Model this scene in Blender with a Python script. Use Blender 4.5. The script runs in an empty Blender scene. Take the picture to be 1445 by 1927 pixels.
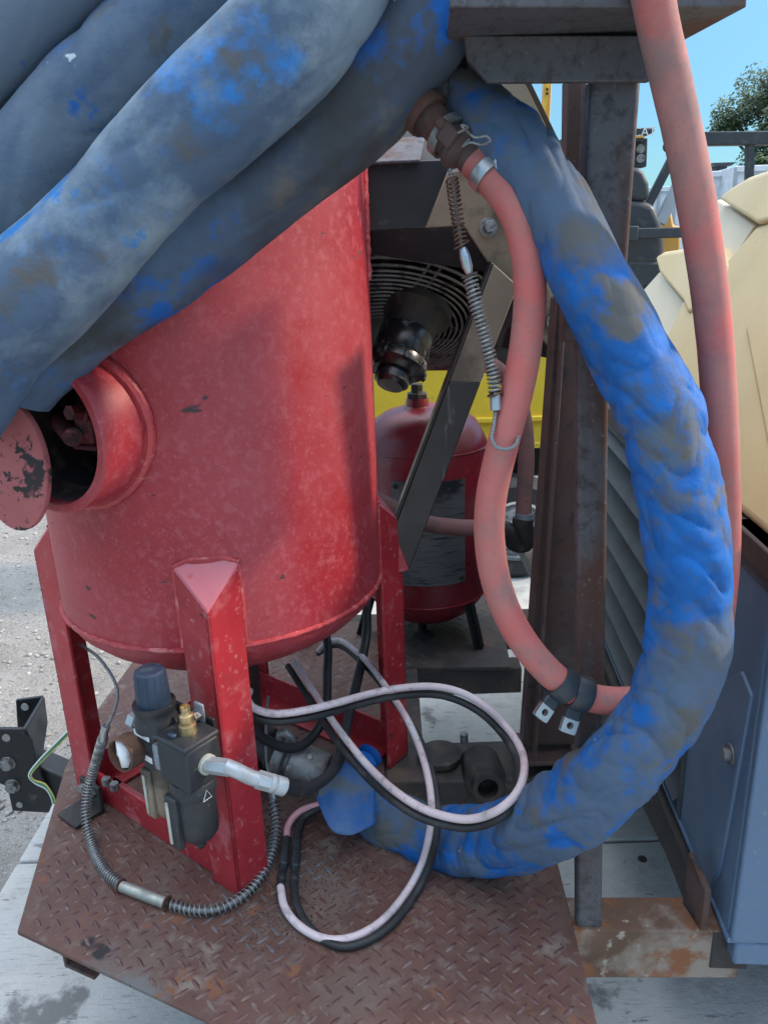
import bpy, bmesh, math, random
from mathutils import Vector, Matrix, noise
R = math.radians
random.seed(7)
sc = bpy.context.scene
COL = sc.collection
V = Vector
# ------------------------------------------------------------------ camera
F, CX, CY, CAMH = 1440.0, 722.5, 963.5, 1.65
PITCH, ROLL = R(18), R(2)
_f = V((0, math.cos(PITCH), -math.sin(PITCH))); _r = V((1, 0, 0)); _u = _r.cross(_f)
CR = math.cos(ROLL)*_r - math.sin(ROLL)*_u
CU = math.cos(ROLL)*_u + math.sin(ROLL)*_r
CAM = V((0, 0, CAMH))
cd = bpy.data.cameras.new('camera'); cam = bpy.data.objects.new('camera', cd); COL.objects.link(cam)
cd.sensor_fit = 'VERTICAL'; cd.sensor_height = 24; cd.lens = F/1927*24
cd.clip_start = 0.02; cd.clip_end = 2000
m = Matrix((CR, CU, -_f)).transposed().to_4x4(); m.translation = CAM
cam.matrix_world = m
sc.camera = cam
# ------------------------------------------------------------------ world, sun
SUN_AZ, SUN_EL = R(84), R(33)          # azimuth measured from +Y towards +X
w = bpy.data.worlds.new('World'); sc.world = w; w.use_nodes = True
nt = w.node_tree; bg = nt.nodes['Background']
sky = nt.nodes.new('ShaderNodeTexSky'); sky.sky_type = 'NISHITA'; sky.sun_disc = False
sky.sun_elevation = SUN_EL; sky.sun_rotation = SUN_AZ; sky.altitude = 0
sky.air_density = 1.0; sky.dust_density = 0.15; sky.ozone_density = 3.0
# thin high cloud veil: brightens evenly from the horizon to the zenith, as the strip of sky in view does
tcw = nt.nodes.new('ShaderNodeTexCoord'); sxy = nt.nodes.new('ShaderNodeSeparateXYZ'); nt.links.new(tcw.outputs['Generated'], sxy.inputs[0])
mrw = nt.nodes.new('ShaderNodeMapRange'); nt.links.new(sxy.outputs['Z'], mrw.inputs[0])
mrw.inputs[1].default_value = 0; mrw.inputs[2].default_value = 1; mrw.inputs[3].default_value = .22; mrw.inputs[4].default_value = .9
veil = nt.nodes.new('ShaderNodeVectorMath'); veil.operation = 'MULTIPLY'; veil.inputs[1].default_value = (.74, 1.04, 1.06)
vsc = nt.nodes.new('ShaderNodeVectorMath'); vsc.operation = 'SCALE'
nt.links.new(sky.outputs[0], veil.inputs[0]); nt.links.new(veil.outputs[0], vsc.inputs[0]); nt.links.new(mrw.outputs[0], vsc.inputs['Scale'])
pw = nt.nodes.new('ShaderNodeMath'); pw.operation = 'POWER'; nt.links.new(sxy.outputs['Z'], pw.inputs[0]); pw.inputs[1].default_value = 3.2; pw.use_clamp = True
cl_ = nt.nodes.new('ShaderNodeVectorMath'); cl_.operation = 'SCALE'; cl_.inputs[0].default_value = (8.4, 8.2, 7.8); nt.links.new(pw.outputs[0], cl_.inputs['Scale'])
sm = nt.nodes.new('ShaderNodeVectorMath'); sm.operation = 'ADD'; nt.links.new(vsc.outputs[0], sm.inputs[0]); nt.links.new(cl_.outputs[0], sm.inputs[1])
nt.links.new(sm.outputs[0], bg.inputs[0]); bg.inputs[1].default_value = 0.15
sd = bpy.data.lights.new('sun', 'SUN'); sd.energy = 1.4; sd.angle = R(4.0); sd.color = (1.0, .80, .62)
so = bpy.data.objects.new('sun', sd); COL.objects.link(so)
sdir = V((math.sin(SUN_AZ)*math.cos(SUN_EL), math.cos(SUN_AZ)*math.cos(SUN_EL), math.sin(SUN_EL)))
so.rotation_euler = sdir.to_track_quat('Z', 'Y').to_euler()
so.location = sdir*20
sc.view_settings.view_transform = 'Standard'; sc.view_settings.look = 'None'
sc.view_settings.exposure = 1.6; sc.view_settings.gamma = 1
# ------------------------------------------------------------------ layout helpers (survey of the place from the photograph)
def ray(x, y): return _f*F + CR*(x-CX) - CU*(y-CY)
def at(x, y, Y):
    d = ray(x, y); return CAM + d*(Y/d.y)
def atz(x, y, z):
    d = ray(x, y); return CAM + d*((z-CAMH)/d.z)
def dep(p): return (p-CAM).dot(_f)
# ------------------------------------------------------------------ mesh helpers
class MB:
    def __init__(s): s.v = []; s.f = []; s.uv = []; s.hasuv = False
    def add(s, vs, fs, uvs=None):
        b = len(s.v); s.v += [V(p) for p in vs]; s.f += [tuple(i+b for i in f) for f in fs]
        if uvs: s.hasuv = True
        s.uv += uvs if uvs else [None]*len(fs)
        return s
    def box(s, c, size, ax=None):
        c = V(c); ux, uy, uz = ax if ax else (V((1,0,0)), V((0,1,0)), V((0,0,1)))
        h = [V(ux)*size[0]/2, V(uy)*size[1]/2, V(uz)*size[2]/2]
        vs = [c+h[0]*a+h[1]*b+h[2]*d for a in (-1,1) for b in (-1,1) for d in (-1,1)]
        return s.add(vs, [(0,1,3,2),(4,6,7,5),(0,4,5,1),(2,3,7,6),(0,2,6,4),(1,5,7,3)])
    def prism(s, poly, vec):
        n = len(poly); vec = V(vec); poly = [V(p) for p in poly]
        vs = poly+[p+vec for p in poly]
        fs = [tuple(range(n))[::-1], tuple(range(n, 2*n))]+[(i, (i+1)%n, (i+1)%n+n, i+n) for i in range(n)]
        return s.add(vs, fs)
    def ring(s, c, axis, r, tr, n=48, k=6):
        a, b = basis(axis)
        pts = [V(c)+a*math.cos(t)*r+b*math.sin(t)*r for t in [2*math.pi*i/n for i in range(n)]]
        return s.tube(pts, tr, k, closed=True)
    def tube(s, pts, r, n=10, closed=False, caps=True, wob=None):
        pts = [V(p) for p in pts]; m = len(pts)
        rr = r if hasattr(r, '__len__') else [r]*m
        T = []
        for i in range(m):
            if closed: t = pts[(i+1)%m]-pts[i-1]
            else: t = pts[min(i+1, m-1)]-pts[max(i-1, 0)]
            T.append(t.normalized())
        a, _ = basis(T[0]); fr = []
        for i in range(m):
            if i:
                q = T[i-1].rotation_difference(T[i]); a = (q @ a)
                a = (a-T[i]*a.dot(T[i])).normalized()
            fr.append((a.copy(), T[i].cross(a)))
        vs = []; L = [0]
        for i in range(1, m): L.append(L[-1]+(pts[i]-pts[i-1]).length)
        for i in range(m):
            A, B = fr[i]
            for k in range(n):
                t = 2*math.pi*k/n; d = A*math.cos(t)+B*math.sin(t)
                rad = rr[i]
                if wob: rad = wob(pts[i], d, L[i], t, rad, T[i])
                vs.append(pts[i]+d*rad if not isinstance(rad, Vector) else rad)
        fs = []; uv = []
        for i in range(m if closed else m-1):
            j = (i+1)%m
            for k in range(n):
                l = (k+1)%n
                fs.append((i*n+k, i*n+l, j*n+l, j*n+k))
                c0, c1 = k/n, (k+1)/n; l1 = L[j] if j else L[i]+.01
                uv.append(((L[i], c0), (L[i], c1), (l1, c1), (l1, c0)))
        if caps and not closed:
            fs += [tuple(range(n))[::-1], tuple(range((m-1)*n, m*n))]; uv += [None, None]
        s.hasuv = True
        b = len(s.v); s.v += vs; s.f += [tuple(i+b for i in f) for f in fs]; s.uv += uv
        return s
    def lathe(s, prof, c, axis=(0,0,1), n=48, a0=0, a1=2*math.pi):
        ax = V(axis).normalized(); a, b = basis(ax); c = V(c); m = len(prof)
        full = abs(a1-a0-2*math.pi) < 1e-6; k = n if full else n+1
        vs = []
        for (r, h) in prof:
            for i in range(k):
                t = a0+(a1-a0)*i/n
                vs.append(c+ax*h+(a*math.cos(t)+b*math.sin(t))*r)
        fs = []
        for j in range(m-1):
            for i in range(n):
                l = (i+1)%k
                fs.append((j*k+i, j*k+l, (j+1)*k+l, (j+1)*k+i))
        return s.add(vs, fs)
    def cyl(s, p, q, r, n=20, r2=None):
        p, q = V(p), V(q); d = q-p
        return s.lathe([(0, 0), (r, 0), (r if r2 is None else r2, d.length), (0, d.length)], p, d, n)
    def hexa(s, p, q, r): return s.cyl(p, q, r, 6)
def basis(ax):
    ax = V(ax).normalized()
    h = V((0,0,1)) if abs(ax.z) < .9 else V((1,0,0))
    a = h.cross(ax).normalized()
    return a, ax.cross(a)
def spline(pts, step=.01, extra=None):
    """Catmull-Rom through pts (Vectors); extra = list of scalars carried along"""
    P = [V(p) for p in pts]; n = len(P); out = []; ex = []
    for i in range(n-1):
        p0 = P[i-1] if i else P[0]*2-P[1]; p3 = P[i+2] if i+2 < n else P[-1]*2-P[-2]
        p1, p2 = P[i], P[i+1]; k = max(2, int((p2-p1).length/step))
        for j in range(k):
            t = j/k
            out.append(.5*((2*p1)+(p2-p0)*t+(2*p0-5*p1+4*p2-p3)*t*t+(3*p1-p0-3*p2+p3)*t**3))
            if extra: ex.append(extra[i]*(1-t)+extra[i+1]*t)
    out.append(P[-1])
    if extra:
        ex.append(extra[-1]); return out, ex
    return out
def thing(name, label, cat, loc, group=None):
    o = bpy.data.objects.new(name, None); COL.objects.link(o); o.location = V(loc)
    o.empty_display_size = .05
    tag(o, label, cat, group); return o
def tag(o, label, cat, group=None):
    o['label'] = label; o['category'] = cat
    if group: o['group'] = group
def rootloc(o):
    while o.parent: o = o.parent
    return V(o.location)
def obj(name, mb, mat, parent=None, ang=40, bevel=0, loc=None, stuff=False, seg=2, flat=False):
    L = rootloc(parent) if parent else V(loc if loc is not None else (0,0,0))
    me = bpy.data.meshes.new(name)
    me.from_pydata([p-L for p in mb.v], [], mb.f)
    if mb.hasuv:
        ul = me.uv_layers.new(name='UVMap'); flat_uv = []
        for f, u in zip(mb.f, mb.uv):
            for k in range(len(f)): flat_uv += list(u[k]) if u else [0.0, 0.0]
        ul.data.foreach_set('uv', flat_uv)
    me.materials.append(mat); 
    if not flat:
        for p in me.polygons: p.use_smooth = True
        bm = bmesh.new(); bm.from_mesh(me); bmesh.ops.recalc_face_normals(bm, faces=bm.faces)
        bm.to_mesh(me); bm.free()
        me.set_sharp_from_angle(angle=R(ang))
    o = bpy.data.objects.new(name, me); COL.objects.link(o)
    if parent: o.parent = parent
    else: o.location = L
    if bevel:
        b = o.modifiers.new('bevel', 'BEVEL'); b.width = bevel; b.segments = seg; b.limit_method = 'ANGLE'; b.angle_limit = R(35)
        b.harden_normals = False
    if stuff: o['kind'] = 'stuff'
    return o
# ------------------------------------------------------------------ materials
def mat(name, base, rough=.6, metal=0, layers=(), bump=(), var=.12, varscale=6, coat=0, sheen=0, uvwave=None, spec=.5, off=0):
    """layers: (scale, lo, hi, colour, roughness or None, detail, stretch)"""
    m = bpy.data.materials.new(name); m.use_nodes = True; t = m.node_tree; N = t.nodes; Lk = t.links.new
    b = N['Principled BSDF']; tc = N.new('ShaderNodeTexCoord'); co = tc.outputs['Object']
    def noi(scale, detail=5, stretch=None, rough=.55, seed=0):
        mp = N.new('ShaderNodeMapping'); Lk(co, mp.inputs[0]); mp.inputs['Location'].default_value = (seed*3.1+off, seed*1.7, seed*5.3)
        if stretch: mp.inputs['Scale'].default_value = stretch
        n = N.new('ShaderNodeTexNoise'); Lk(mp.outputs[0], n.inputs['Vector'])
        n.inputs['Scale'].default_value = scale; n.inputs['Detail'].default_value = detail; n.inputs['Roughness'].default_value = rough
        return n.outputs['Fac']
    def remap(s, lo, hi, a=0, c=1):
        r = N.new('ShaderNodeMapRange'); Lk(s, r.inputs[0]); r.inputs[1].default_value = lo; r.inputs[2].default_value = hi
        r.inputs[3].default_value = a; r.inputs[4].default_value = c; return r.outputs[0]
    def mix(fac, a, c):
        x = N.new('ShaderNodeMix'); x.data_type = 'RGBA'; Lk(fac, x.inputs[0])
        for s, i in ((a, 6), (c, 7)):
            if isinstance(s, tuple): x.inputs[i].default_value = (*s[:3], 1)
            else: Lk(s, x.inputs[i])
        return x.outputs[2]
    def mixf(fac, a, c):
        x = N.new('ShaderNodeMix'); x.data_type = 'FLOAT'; Lk(fac, x.inputs[0])
        for s, i in ((a, 2), (c, 3)):
            if isinstance(s, (int, float)): x.inputs[i].default_value = s
            else: Lk(s, x.inputs[i])
        return x.outputs[0]
    lo = tuple(c*(1-var) for c in base); hi = tuple(min(1, c*(1+var)) for c in base)
    c = mix(remap(noi(varscale, 6), .3, .7), lo, hi)
    rr = remap(noi(varscale*2.3, 4, seed=9), .3, .7, max(.04, rough-.08), min(1, rough+.1))
    for i, l in enumerate(layers):
        sc_, l0, l1, colr = l[:4]; r_ = l[4] if len(l) > 4 else None; de = l[5] if len(l) > 5 else 6; st = l[6] if len(l) > 6 else None
        fac = remap(noi(sc_, de, st, .62, seed=i+2), l0, l0+(l1-l0)*.65)
        c = mix(fac, c, colr)
        if r_ is not None: rr = mixf(fac, rr, r_)
    Lk(c, b.inputs['Base Color']); Lk(rr, b.inputs['Roughness']); b.inputs['Metallic'].default_value = metal
    b.inputs['Coat Weight'].default_value = coat; b.inputs['Sheen Weight'].default_value = sheen
    b.inputs['Specular IOR Level'].default_value = spec
    nrm = None
    if uvwave:
        for (vec, rot, sca, stren) in uvwave:
            mp = N.new('ShaderNodeMapping'); Lk(tc.outputs['UV'], mp.inputs[0]); mp.inputs['Scale'].default_value = vec; mp.inputs['Rotation'].default_value = (0, 0, rot)
            wv = N.new('ShaderNodeTexWave'); Lk(mp.outputs[0], wv.inputs[0]); wv.inputs['Scale'].default_value = sca; wv.inputs['Distortion'].default_value = .6
            wv.inputs['Detail'].default_value = 1
            bp = N.new('ShaderNodeBump'); bp.inputs['Strength'].default_value = stren; bp.inputs['Distance'].default_value = .002
            Lk(wv.outputs['Fac'], bp.inputs['Height'])
            if nrm: Lk(nrm, bp.inputs['Normal'])
            nrm = bp.outputs[0]
    for i, (sc_, stren, dist) in enumerate(bump):
        bp = N.new('ShaderNodeBump'); bp.inputs['Strength'].default_value = stren; bp.inputs['Distance'].default_value = dist
        Lk(noi(sc_, 4, seed=20+i), bp.inputs['Height'])
        if nrm: Lk(nrm, bp.inputs['Normal'])
        nrm = bp.outputs[0]
    if nrm: Lk(nrm, b.inputs['Normal'])
    return m
M = {}
RED = (.305, .022, .033)
M['red'] = mat('worn_red_paint', RED, .42, 0, [
    (2.2, .42, .78, (.38, .05, .062), .52, 4), (60, .50, .85, (.42, .085, .10), .6, 9), (9, .50, .8, (.33, .022, .03), .38, 6),
    (150, .56, .95, (.44, .115, .125), .6, 5), (17, .665, .69, (.07, .035, .04), .7, 9, (1, 1, 2.0))], [(60, .12, .002), (220, .08, .001)], var=.14, varscale=4)
M['redweld'] = mat('weld_bead_red', (.40, .045, .05), .45, 0, [(40, .55, .7, (.55, .16, .16), .6)], [(70, .8, .004)], var=.2, varscale=20)
M['redleg'] = mat('leg_red_paint', (.35, .022, .03), .4, 0, [
    (14, .56, .75, (.42, .09, .10), .6, 9), (60, .58, .76, (.45, .14, .15), .6), (17, .7, .74, (.06, .03, .03), .8), (6, .6, .8, (.24, .03, .03), .5)], [(90, .1, .002)], var=.15)
M['capred'] = mat('faded_cap_red', (.50, .13, .16), .4, 0, [(20, .6, .75, (.4, .06, .07), .5), (25, .68, .71, (.05, .04, .04), .8)], [(60, .2, .002)])
M['cover'] = mat('primer_cover', (.40, .11, .11), .65, 0, [(14, .53, .56, (.035, .027, .027), .8, 8), (60, .6, .75, (.2, .05, .05), .8)], [(50, .3, .003)])
M['darkred'] = mat('dark_red_tank_paint', (.22, .014, .024), .33, 0, [(5, .5, .75, (.22, .05, .06), .5), (60, .62, .75, (.28, .08, .08), .6)], [(50, .06, .002)], coat=.1)
M['inside'] = mat('inside_shade_dark', (.03, .02, .022), .8, 0, [(30, .5, .7, (.1, .06, .05), .9)])  # near-black colour stands in for the shade inside openings
def sleeve_mat(name, d1, d2, dust, off, blue=(.007, .098, .34), dk=.58, back=.60, br=.53):
    return mat(name, blue, .66, 0, [
        (5, d1, d1+.11, (.075, .115, .18), .75, 8), (32, .50, .80, (.06, .10, .17), .8, 7), (2.6, d2, d2+.14, dust, .85, 8),
        (9, br, br+.13, (.105, .105, .104), .9, 9), (7, back, back+.07, blue, .6, 8), (3.4, dk, dk+.12, (.05, .054, .062), .85, 9), (14, .69, .72, (.42, .48, .52), .8, 9)],
        [(26, .3, .006), (190, .5, .0012)], var=.3, varscale=16, off=off, uvwave=[((1, 0, 0), 0, 100, .035)], spec=.28)
M['sleeve_loop'] = sleeve_mat('blue_sleeve_loop', .465, .545, (.10, .10, .098), 0, (.007, .105, .36), .59, .565, .54)
M['sleeve_dusty'] = sleeve_mat('blue_sleeve_dusty', .33, .43, (.125, .165, .215), 11, (.012, .10, .34), .62, .62, .58)
M['sleeve_bright'] = sleeve_mat('blue_sleeve_worn', .42, .455, (.19, .25, .30), 23, (.03, .16, .42), .66, .60, .60)
M['sleeve_dark'] = sleeve_mat('blue_sleeve_grimy', .36, .41, (.06, .078, .11), 37, (.008, .10, .36), .53, .59, .57)
M['pink'] = mat('faded_red_rubber', (.44, .125, .11), .65, 0, [
    (5, .45, .7, (.38, .165, .145), .7, 5), (34, .53, .85, (.36, .16, .14), .8, 9), (9, .51, .70, (.25, .145, .135), .8, 9), (150, .60, .80, (.26, .12, .11), .8), (4, .54, .80, (.54, .095, .085), .6)],
    [(120, .15, .001)], uvwave=[((1, .012, 0), 0, 95, .10)], var=.15)
M['pinkdirty'] = mat('dirty_red_rubber', (.23, .11, .105), .75, 0, [(14, .5, .7, (.15, .1, .095), .8), (70, .64, .74, (.07, .05, .05), .8)], [(100, .2, .001)], uvwave=[((1, .012, 0), 0, 95, .10)], var=.15)
M['rust'] = mat('rusty_brown_steel', (.075, .047, .043), .75, .1, [
    (8, .5, .72, (.10, .045, .03), .85, 8), (30, .55, .75, (.03, .026, .028), .7, 8), (5, .55, .8, (.115, .105, .095), .8, 7), (90, .68, .75, (.2, .16, .12), .9)], [(70, .35, .003)], var=.2)
M['steelpost'] = mat('weathered_grey_steel', (.088, .087, .097), .6, .35, [
    (60, .50, .75, (.055, .05, .054), .7, 8), (7, .51, .72, (.10, .052, .038), .85, 8, (1, 1, .3)), (120, .60, .80, (.16, .155, .15), .7)], [(90, .3, .002)], var=.15)
M['channel'] = mat('flaking_rusty_channel', (.12, .066, .042), .8, .05, [
    (6, .45, .62, (.24, .20, .165), .85, 9), (14, .51, .70, (.20, .08, .035), .9, 9), (30, .62, .72, (.30, .27, .22), .85, 6)], [(50, .5, .004)], var=.25)
M['deck'] = mat('rusty_checker_plate', (.105, .050, .038), .62, .1, [
    (5, .49, .70, (.13, .085, .068), .75, 11), (30, .54, .75, (.15, .11, .092), .85, 8), (9, .60, .72, (.19, .15, .12), .85, 10), (2.6, .57, .70, (.125, .122, .12), .7, 10), (13, .60, .72, (.18, .075, .04), .9, 10), (3.4, .66, .70, (.03, .028, .028), .95, 12), (80, .64, .70, (.03, .026, .026), .9, 6)],
    [(60, .3, .003), (14, .3, .005)], var=.2, varscale=9)
M['tread'] = mat('worn_tread_steel', (.10, .046, .043), .48, .2, [
    (40, .5, .72, (.155, .11, .095), .5, 6), (9, .60, .72, (.19, .15, .125), .8, 10), (2.6, .56, .68, (.12, .125, .135), .6, 10), (3.4, .66, .70, (.02, .02, .022), .95, 12)], [(80, .2, .002)], var=.2)
M['deckdark'] = mat('grimy_plate', (.06, .05, .048), .7, .1, [(8, .5, .7, (.12, .085, .065), .8, 8), (3, .5, .75, (.02, .02, .022), .6)], [(60, .3, .003)])
M['grease'] = mat('greasy_black_steel', (.03, .028, .028), .6, .2, [(9, .5, .72, (.075, .06, .05), .8, 8), (25, .6, .75, (.11, .085, .065), .9)], [(40, .5, .004)], var=.25)
M['black'] = mat('black_satin_paint', (.014, .015, .017), .38, 0, [(30, .62, .75, (.06, .055, .05), .7), (6, .6, .8, (.035, .035, .035), .6)], [(80, .1, .001)])
M['blackgloss'] = mat('black_gloss_enamel', (.014, .015, .016), .25, 0, [(12, .52, .62, (.085, .09, .092), .4, 9), (40, .58, .7, (.12, .12, .12), .5, 6)], [(60, .1, .001)])
M['strap'] = mat('black_strap_paint_worn', (.012, .012, .014), .35, 0, [(7, .575, .60, (.11, .105, .095), .65, 5, (1, 1, .22))], [(120, .1, .001)])
M['blackdust'] = mat('dusty_black_plastic', (.020, .023, .028), .5, 0, [(20, .54, .8, (.04, .042, .045), .75, 8), (120, .64, .74, (.12, .115, .11), .9)], [(60, .08, .001)])
M['knob'] = mat('dark_blue_grey_plastic', (.020, .038, .070), .5, 0, [(20, .52, .75, (.06, .075, .095), .7, 8)], [(60, .08, .001)])
M['rubber'] = mat('black_rubber', (.017, .018, .02), .55, 0, [(15, .52, .75, (.05, .05, .05), .8, 7)], [(80, .15, .001)])
M['rubberlight'] = mat('scuffed_rubber_sleeve', (.02, .028, .036), .42, 0, [(15, .58, .75, (.07, .075, .08), .6, 7)], [(80, .15, .001)])
M['tan'] = mat('tan_dusty_plate', (.25, .20, .145), .65, .1, [(6, .5, .72, (.075, .062, .05), .7, 8), (30, .55, .75, (.17, .14, .10), .8), (3, .62, .74, (.02, .02, .02), .6)], [(50, .2, .002)])
M['zinc'] = mat('zinc_plated_steel', (.42, .45, .47), .38, .85, [(30, .55, .75, (.22, .22, .22), .6), (12, .68, .78, (.16, .09, .06), .8)], [(90, .15, .001)])
M['cable'] = mat('galvanised_wire_rope', (.33, .34, .35), .5, .7, [(60, .55, .75, (.16, .15, .14), .7)], [], uvwave=[((1, .02, 0), 0, 75, 1.0)])
M['spring'] = mat('grey_spring_wire', (.29, .29, .28), .45, .7, [(25, .52, .75, (.14, .12, .10), .7)])
M['springrust'] = mat('rusty_spring_wire', (.10, .052, .04), .8, .3, [(25, .5, .75, (.19, .10, .06), .9)])
M['alu'] = mat('cast_aluminium', (.30, .30, .30), .5, .75, [(14, .5, .72, (.13, .125, .12), .7, 7)], [(70, .35, .002)])
M['brass'] = mat('brass', (.52, .41, .22), .35, .9, [(30, .5, .75, (.30, .23, .13), .5)])
M['nickel'] = mat('nickel_elbow', (.40, .43, .45), .42, .4, [(40, .5, .75, (.36, .37, .38), .55)], [(90, .15, .001)])
M['sight'] = mat('clouded_sight_glass', (.46, .47, .41), .3, 0, [(30, .5, .75, (.3, .3, .24), .5)])
M['paper'] = mat('torn_white_paper', (.66, .68, .69), .8, 0, [(30, .55, .75, (.45, .46, .46), .9)], [(40, .4, .003)])
M['wl'] = mat('pale_pink_tube', (.58, .48, .50), .5, 0, [(9, .5, .72, (.60, .54, .55), .6, 5), (40, .56, .72, (.36, .30, .31), .8), (12, .58, .72, (.33, .30, .30), .8), (5, .57, .72, (.56, .34, .36), .6)], [(90, .08, .001)])
M['pinktube'] = mat('pink_tube_end', (.60, .30, .33), .5, 0, [(9, .5, .72, (.60, .42, .44), .6, 5)], [(90, .08, .001)])
M['bolt'] = mat('dull_bolt', (.26, .27, .27), .5, .7, [(50, .5, .7, (.12, .10, .09), .7)], [(90, .2, .001)])
M['boltblue'] = mat('blue_grey_bolt', (.22, .25, .29), .5, .3, [(50, .5, .7, (.14, .15, .16), .7)])
M['cab'] = mat('slate_blue_powder_coat', (.085, .145, .235), .42, 0, [(3, .52, .75, (.095, .15, .23), .55), (50, .6, .78, (.16, .19, .23), .7), (8, .68, .78, (.07, .075, .08), .8)], [(300, .1, .0006)], var=.06, varscale=3)
M['louvre'] = mat('dusty_louvre_paint', (.045, .06, .075), .6, 0, [(5, .45, .78, (.09, .10, .105), .85, 8), (60, .58, .8, (.13, .135, .135), .9)], [(200, .1, .001)])
M['poly'] = mat('cream_polyethylene', (.70, .53, .28), .5, 0, [(2.5, .5, .75, (.72, .57, .33), .55), (70, .70, .78, (.30, .22, .13), .7), (9, .68, .78, (.42, .30, .17), .6)], [(220, .12, .001)], var=.06)
M['polypale'] = mat('pale_recess_polyethylene', (.72, .61, .44), .5, 0, [(9, .6, .78, (.5, .4, .28), .6)], [(220, .12, .001)], var=.05)
M['yellow'] = mat('yellow_machine_paint', (.62, .43, .028), .5, 0, [(5, .55, .8, (.50, .34, .05), .6), (40, .64, .72, (.2, .15, .04), .7), (11, .68, .74, (.08, .06, .03), .8, 8, (1, 1, 4))], [(60, .1, .002)], var=.08)
M['orange'] = mat('amber_machine_paint', (.60, .30, .05), .5, 0, [(5, .55, .8, (.5, .25, .05), .6)])
M['chrome'] = mat('chromed_wheel', (.62, .63, .65), .2, .95, [(20, .55, .75, (.3, .3, .3), .5)])
M['tyre'] = mat('tyre_rubber', (.022, .025, .028), .75, 0, [(12, .5, .75, (.06, .058, .055), .9)], [(40, .3, .003)])
M['plate'] = mat('grey_nameplate', (.15, .16, .165), .5, .3, [(3, .49, .60, (.03, .034, .04), .45, 9, (1, 1, 1.3)), (70, .55, .65, (.05, .055, .06), .5, 4, (.2, .2, 3)), (4, .6, .75, (.22, .23, .23), .6)], [(90, .2, .001)])
M['seat'] = mat('black_vinyl_seat', (.022, .025, .03), .45, 0, [(12, .55, .75, (.05, .053, .058), .6)], [(90, .1, .002)])
M['forkdark'] = mat('forklift_dark_frame', (.03, .034, .04), .5, .1, [(12, .55, .75, (.07, .07, .07), .7)])
M['whitepaint'] = mat('white_container_paint', (.62, .66, .70), .6, 0, [(3, .55, .8, (.48, .52, .56), .7)])
M['greypaint'] = mat('grey_paint', (.34, .37, .40), .6, 0, [(3, .55, .8, (.25, .27, .29), .7)])
M['bark'] = mat('bark', (.06, .045, .035), .9, 0, [(20, .5, .7, (.1, .08, .06), .9)], [(30, .6, .02)])
M['leafa'] = mat('leaf_green', (.05, .09, .035), .6, 0, [(1.5, .45, .7, (.075, .12, .04), .6)], var=.3, varscale=2)
M['gravel'] = mat('gravel_dirt', (.25, .235, .215), .9, 0, [(2.2, .45, .7, (.31, .295, .275), .95, 8), (45, .55, .68, (.16, .15, .14), .95, 8), (130, .6, .7, (.42, .41, .40), .95, 4), (300, .55, .65, (.12, .115, .11), .95, 3)], [(60, .8, .02), (220, .7, .006)], var=.2)
M['stone'] = mat('pale_gravel_stone', (.34, .33, .31), .85, 0, [(12, .45, .65, (.24, .225, .21), .9), (3, .55, .7, (.44, .43, .41), .9)], [(120, .4, .002)], var=.25, varscale=9)
M['concrete'] = mat('brushed_concrete', (.36, .37, .365), .85, 0, [
    (2.0, .48, .7, (.44, .44, .42), .9, 8), (7, .55, .75, (.27, .27, .27), .9, 10), (70, .54, .75, (.29, .29, .29), .9, 7, (.25, 2.2, 1)), (4, .60, .68, (.15, .15, .15), .9, 12), (25, .62, .68, (.17, .17, .17), .9, 9, (.5, 1.6, 1)), (140, .68, .74, (.12, .12, .12), .9, 4)],
    [(70, .5, .006), (160, .5, .002)], var=.12)
M['white'] = mat('white_insulation', (.62, .64, .62), .5); M['green'] = mat('green_insulation', (.02, .25, .14), .5); M['yellowwire'] = mat('yellow_insulation', (.5, .45, .12), .5)
M['skybluefit'] = mat('blue_plastic_fitting', (.012, .12, .42), .45, 0, [(20, .55, .75, (.05, .14, .32), .6)])
M['guard'] = mat('greasy_grey_wire', (.21, .21, .205), .45, .3, [(25, .5, .7, (.05, .05, .05), .6)])
M['grimered'] = mat('grimy_red_clamp', (.13, .018, .02), .6, 0, [(30, .5, .7, (.05, .025, .025), .8), (60, .6, .75, (.3, .1, .1), .7)], [(60, .3, .003)])
M['flap'] = mat('ribbed_blue_flap', (.010, .085, .27), .65, 0, [(6, .46, .66, (.05, .11, .24), .7, 6), (14, .52, .66, (.09, .11, .14), .8, 8)], [(60, .2, .002)], uvwave=[((1, 0, 0), 0, 75, .25)])
M['capt'] = mat('tan_strap_top', (.20, .165, .12), .6, .1, [(9, .5, .7, (.11, .09, .07), .7, 7), (5, .6, .68, (.02, .02, .02), .5, 6)], [(60, .2, .002)])
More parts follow.
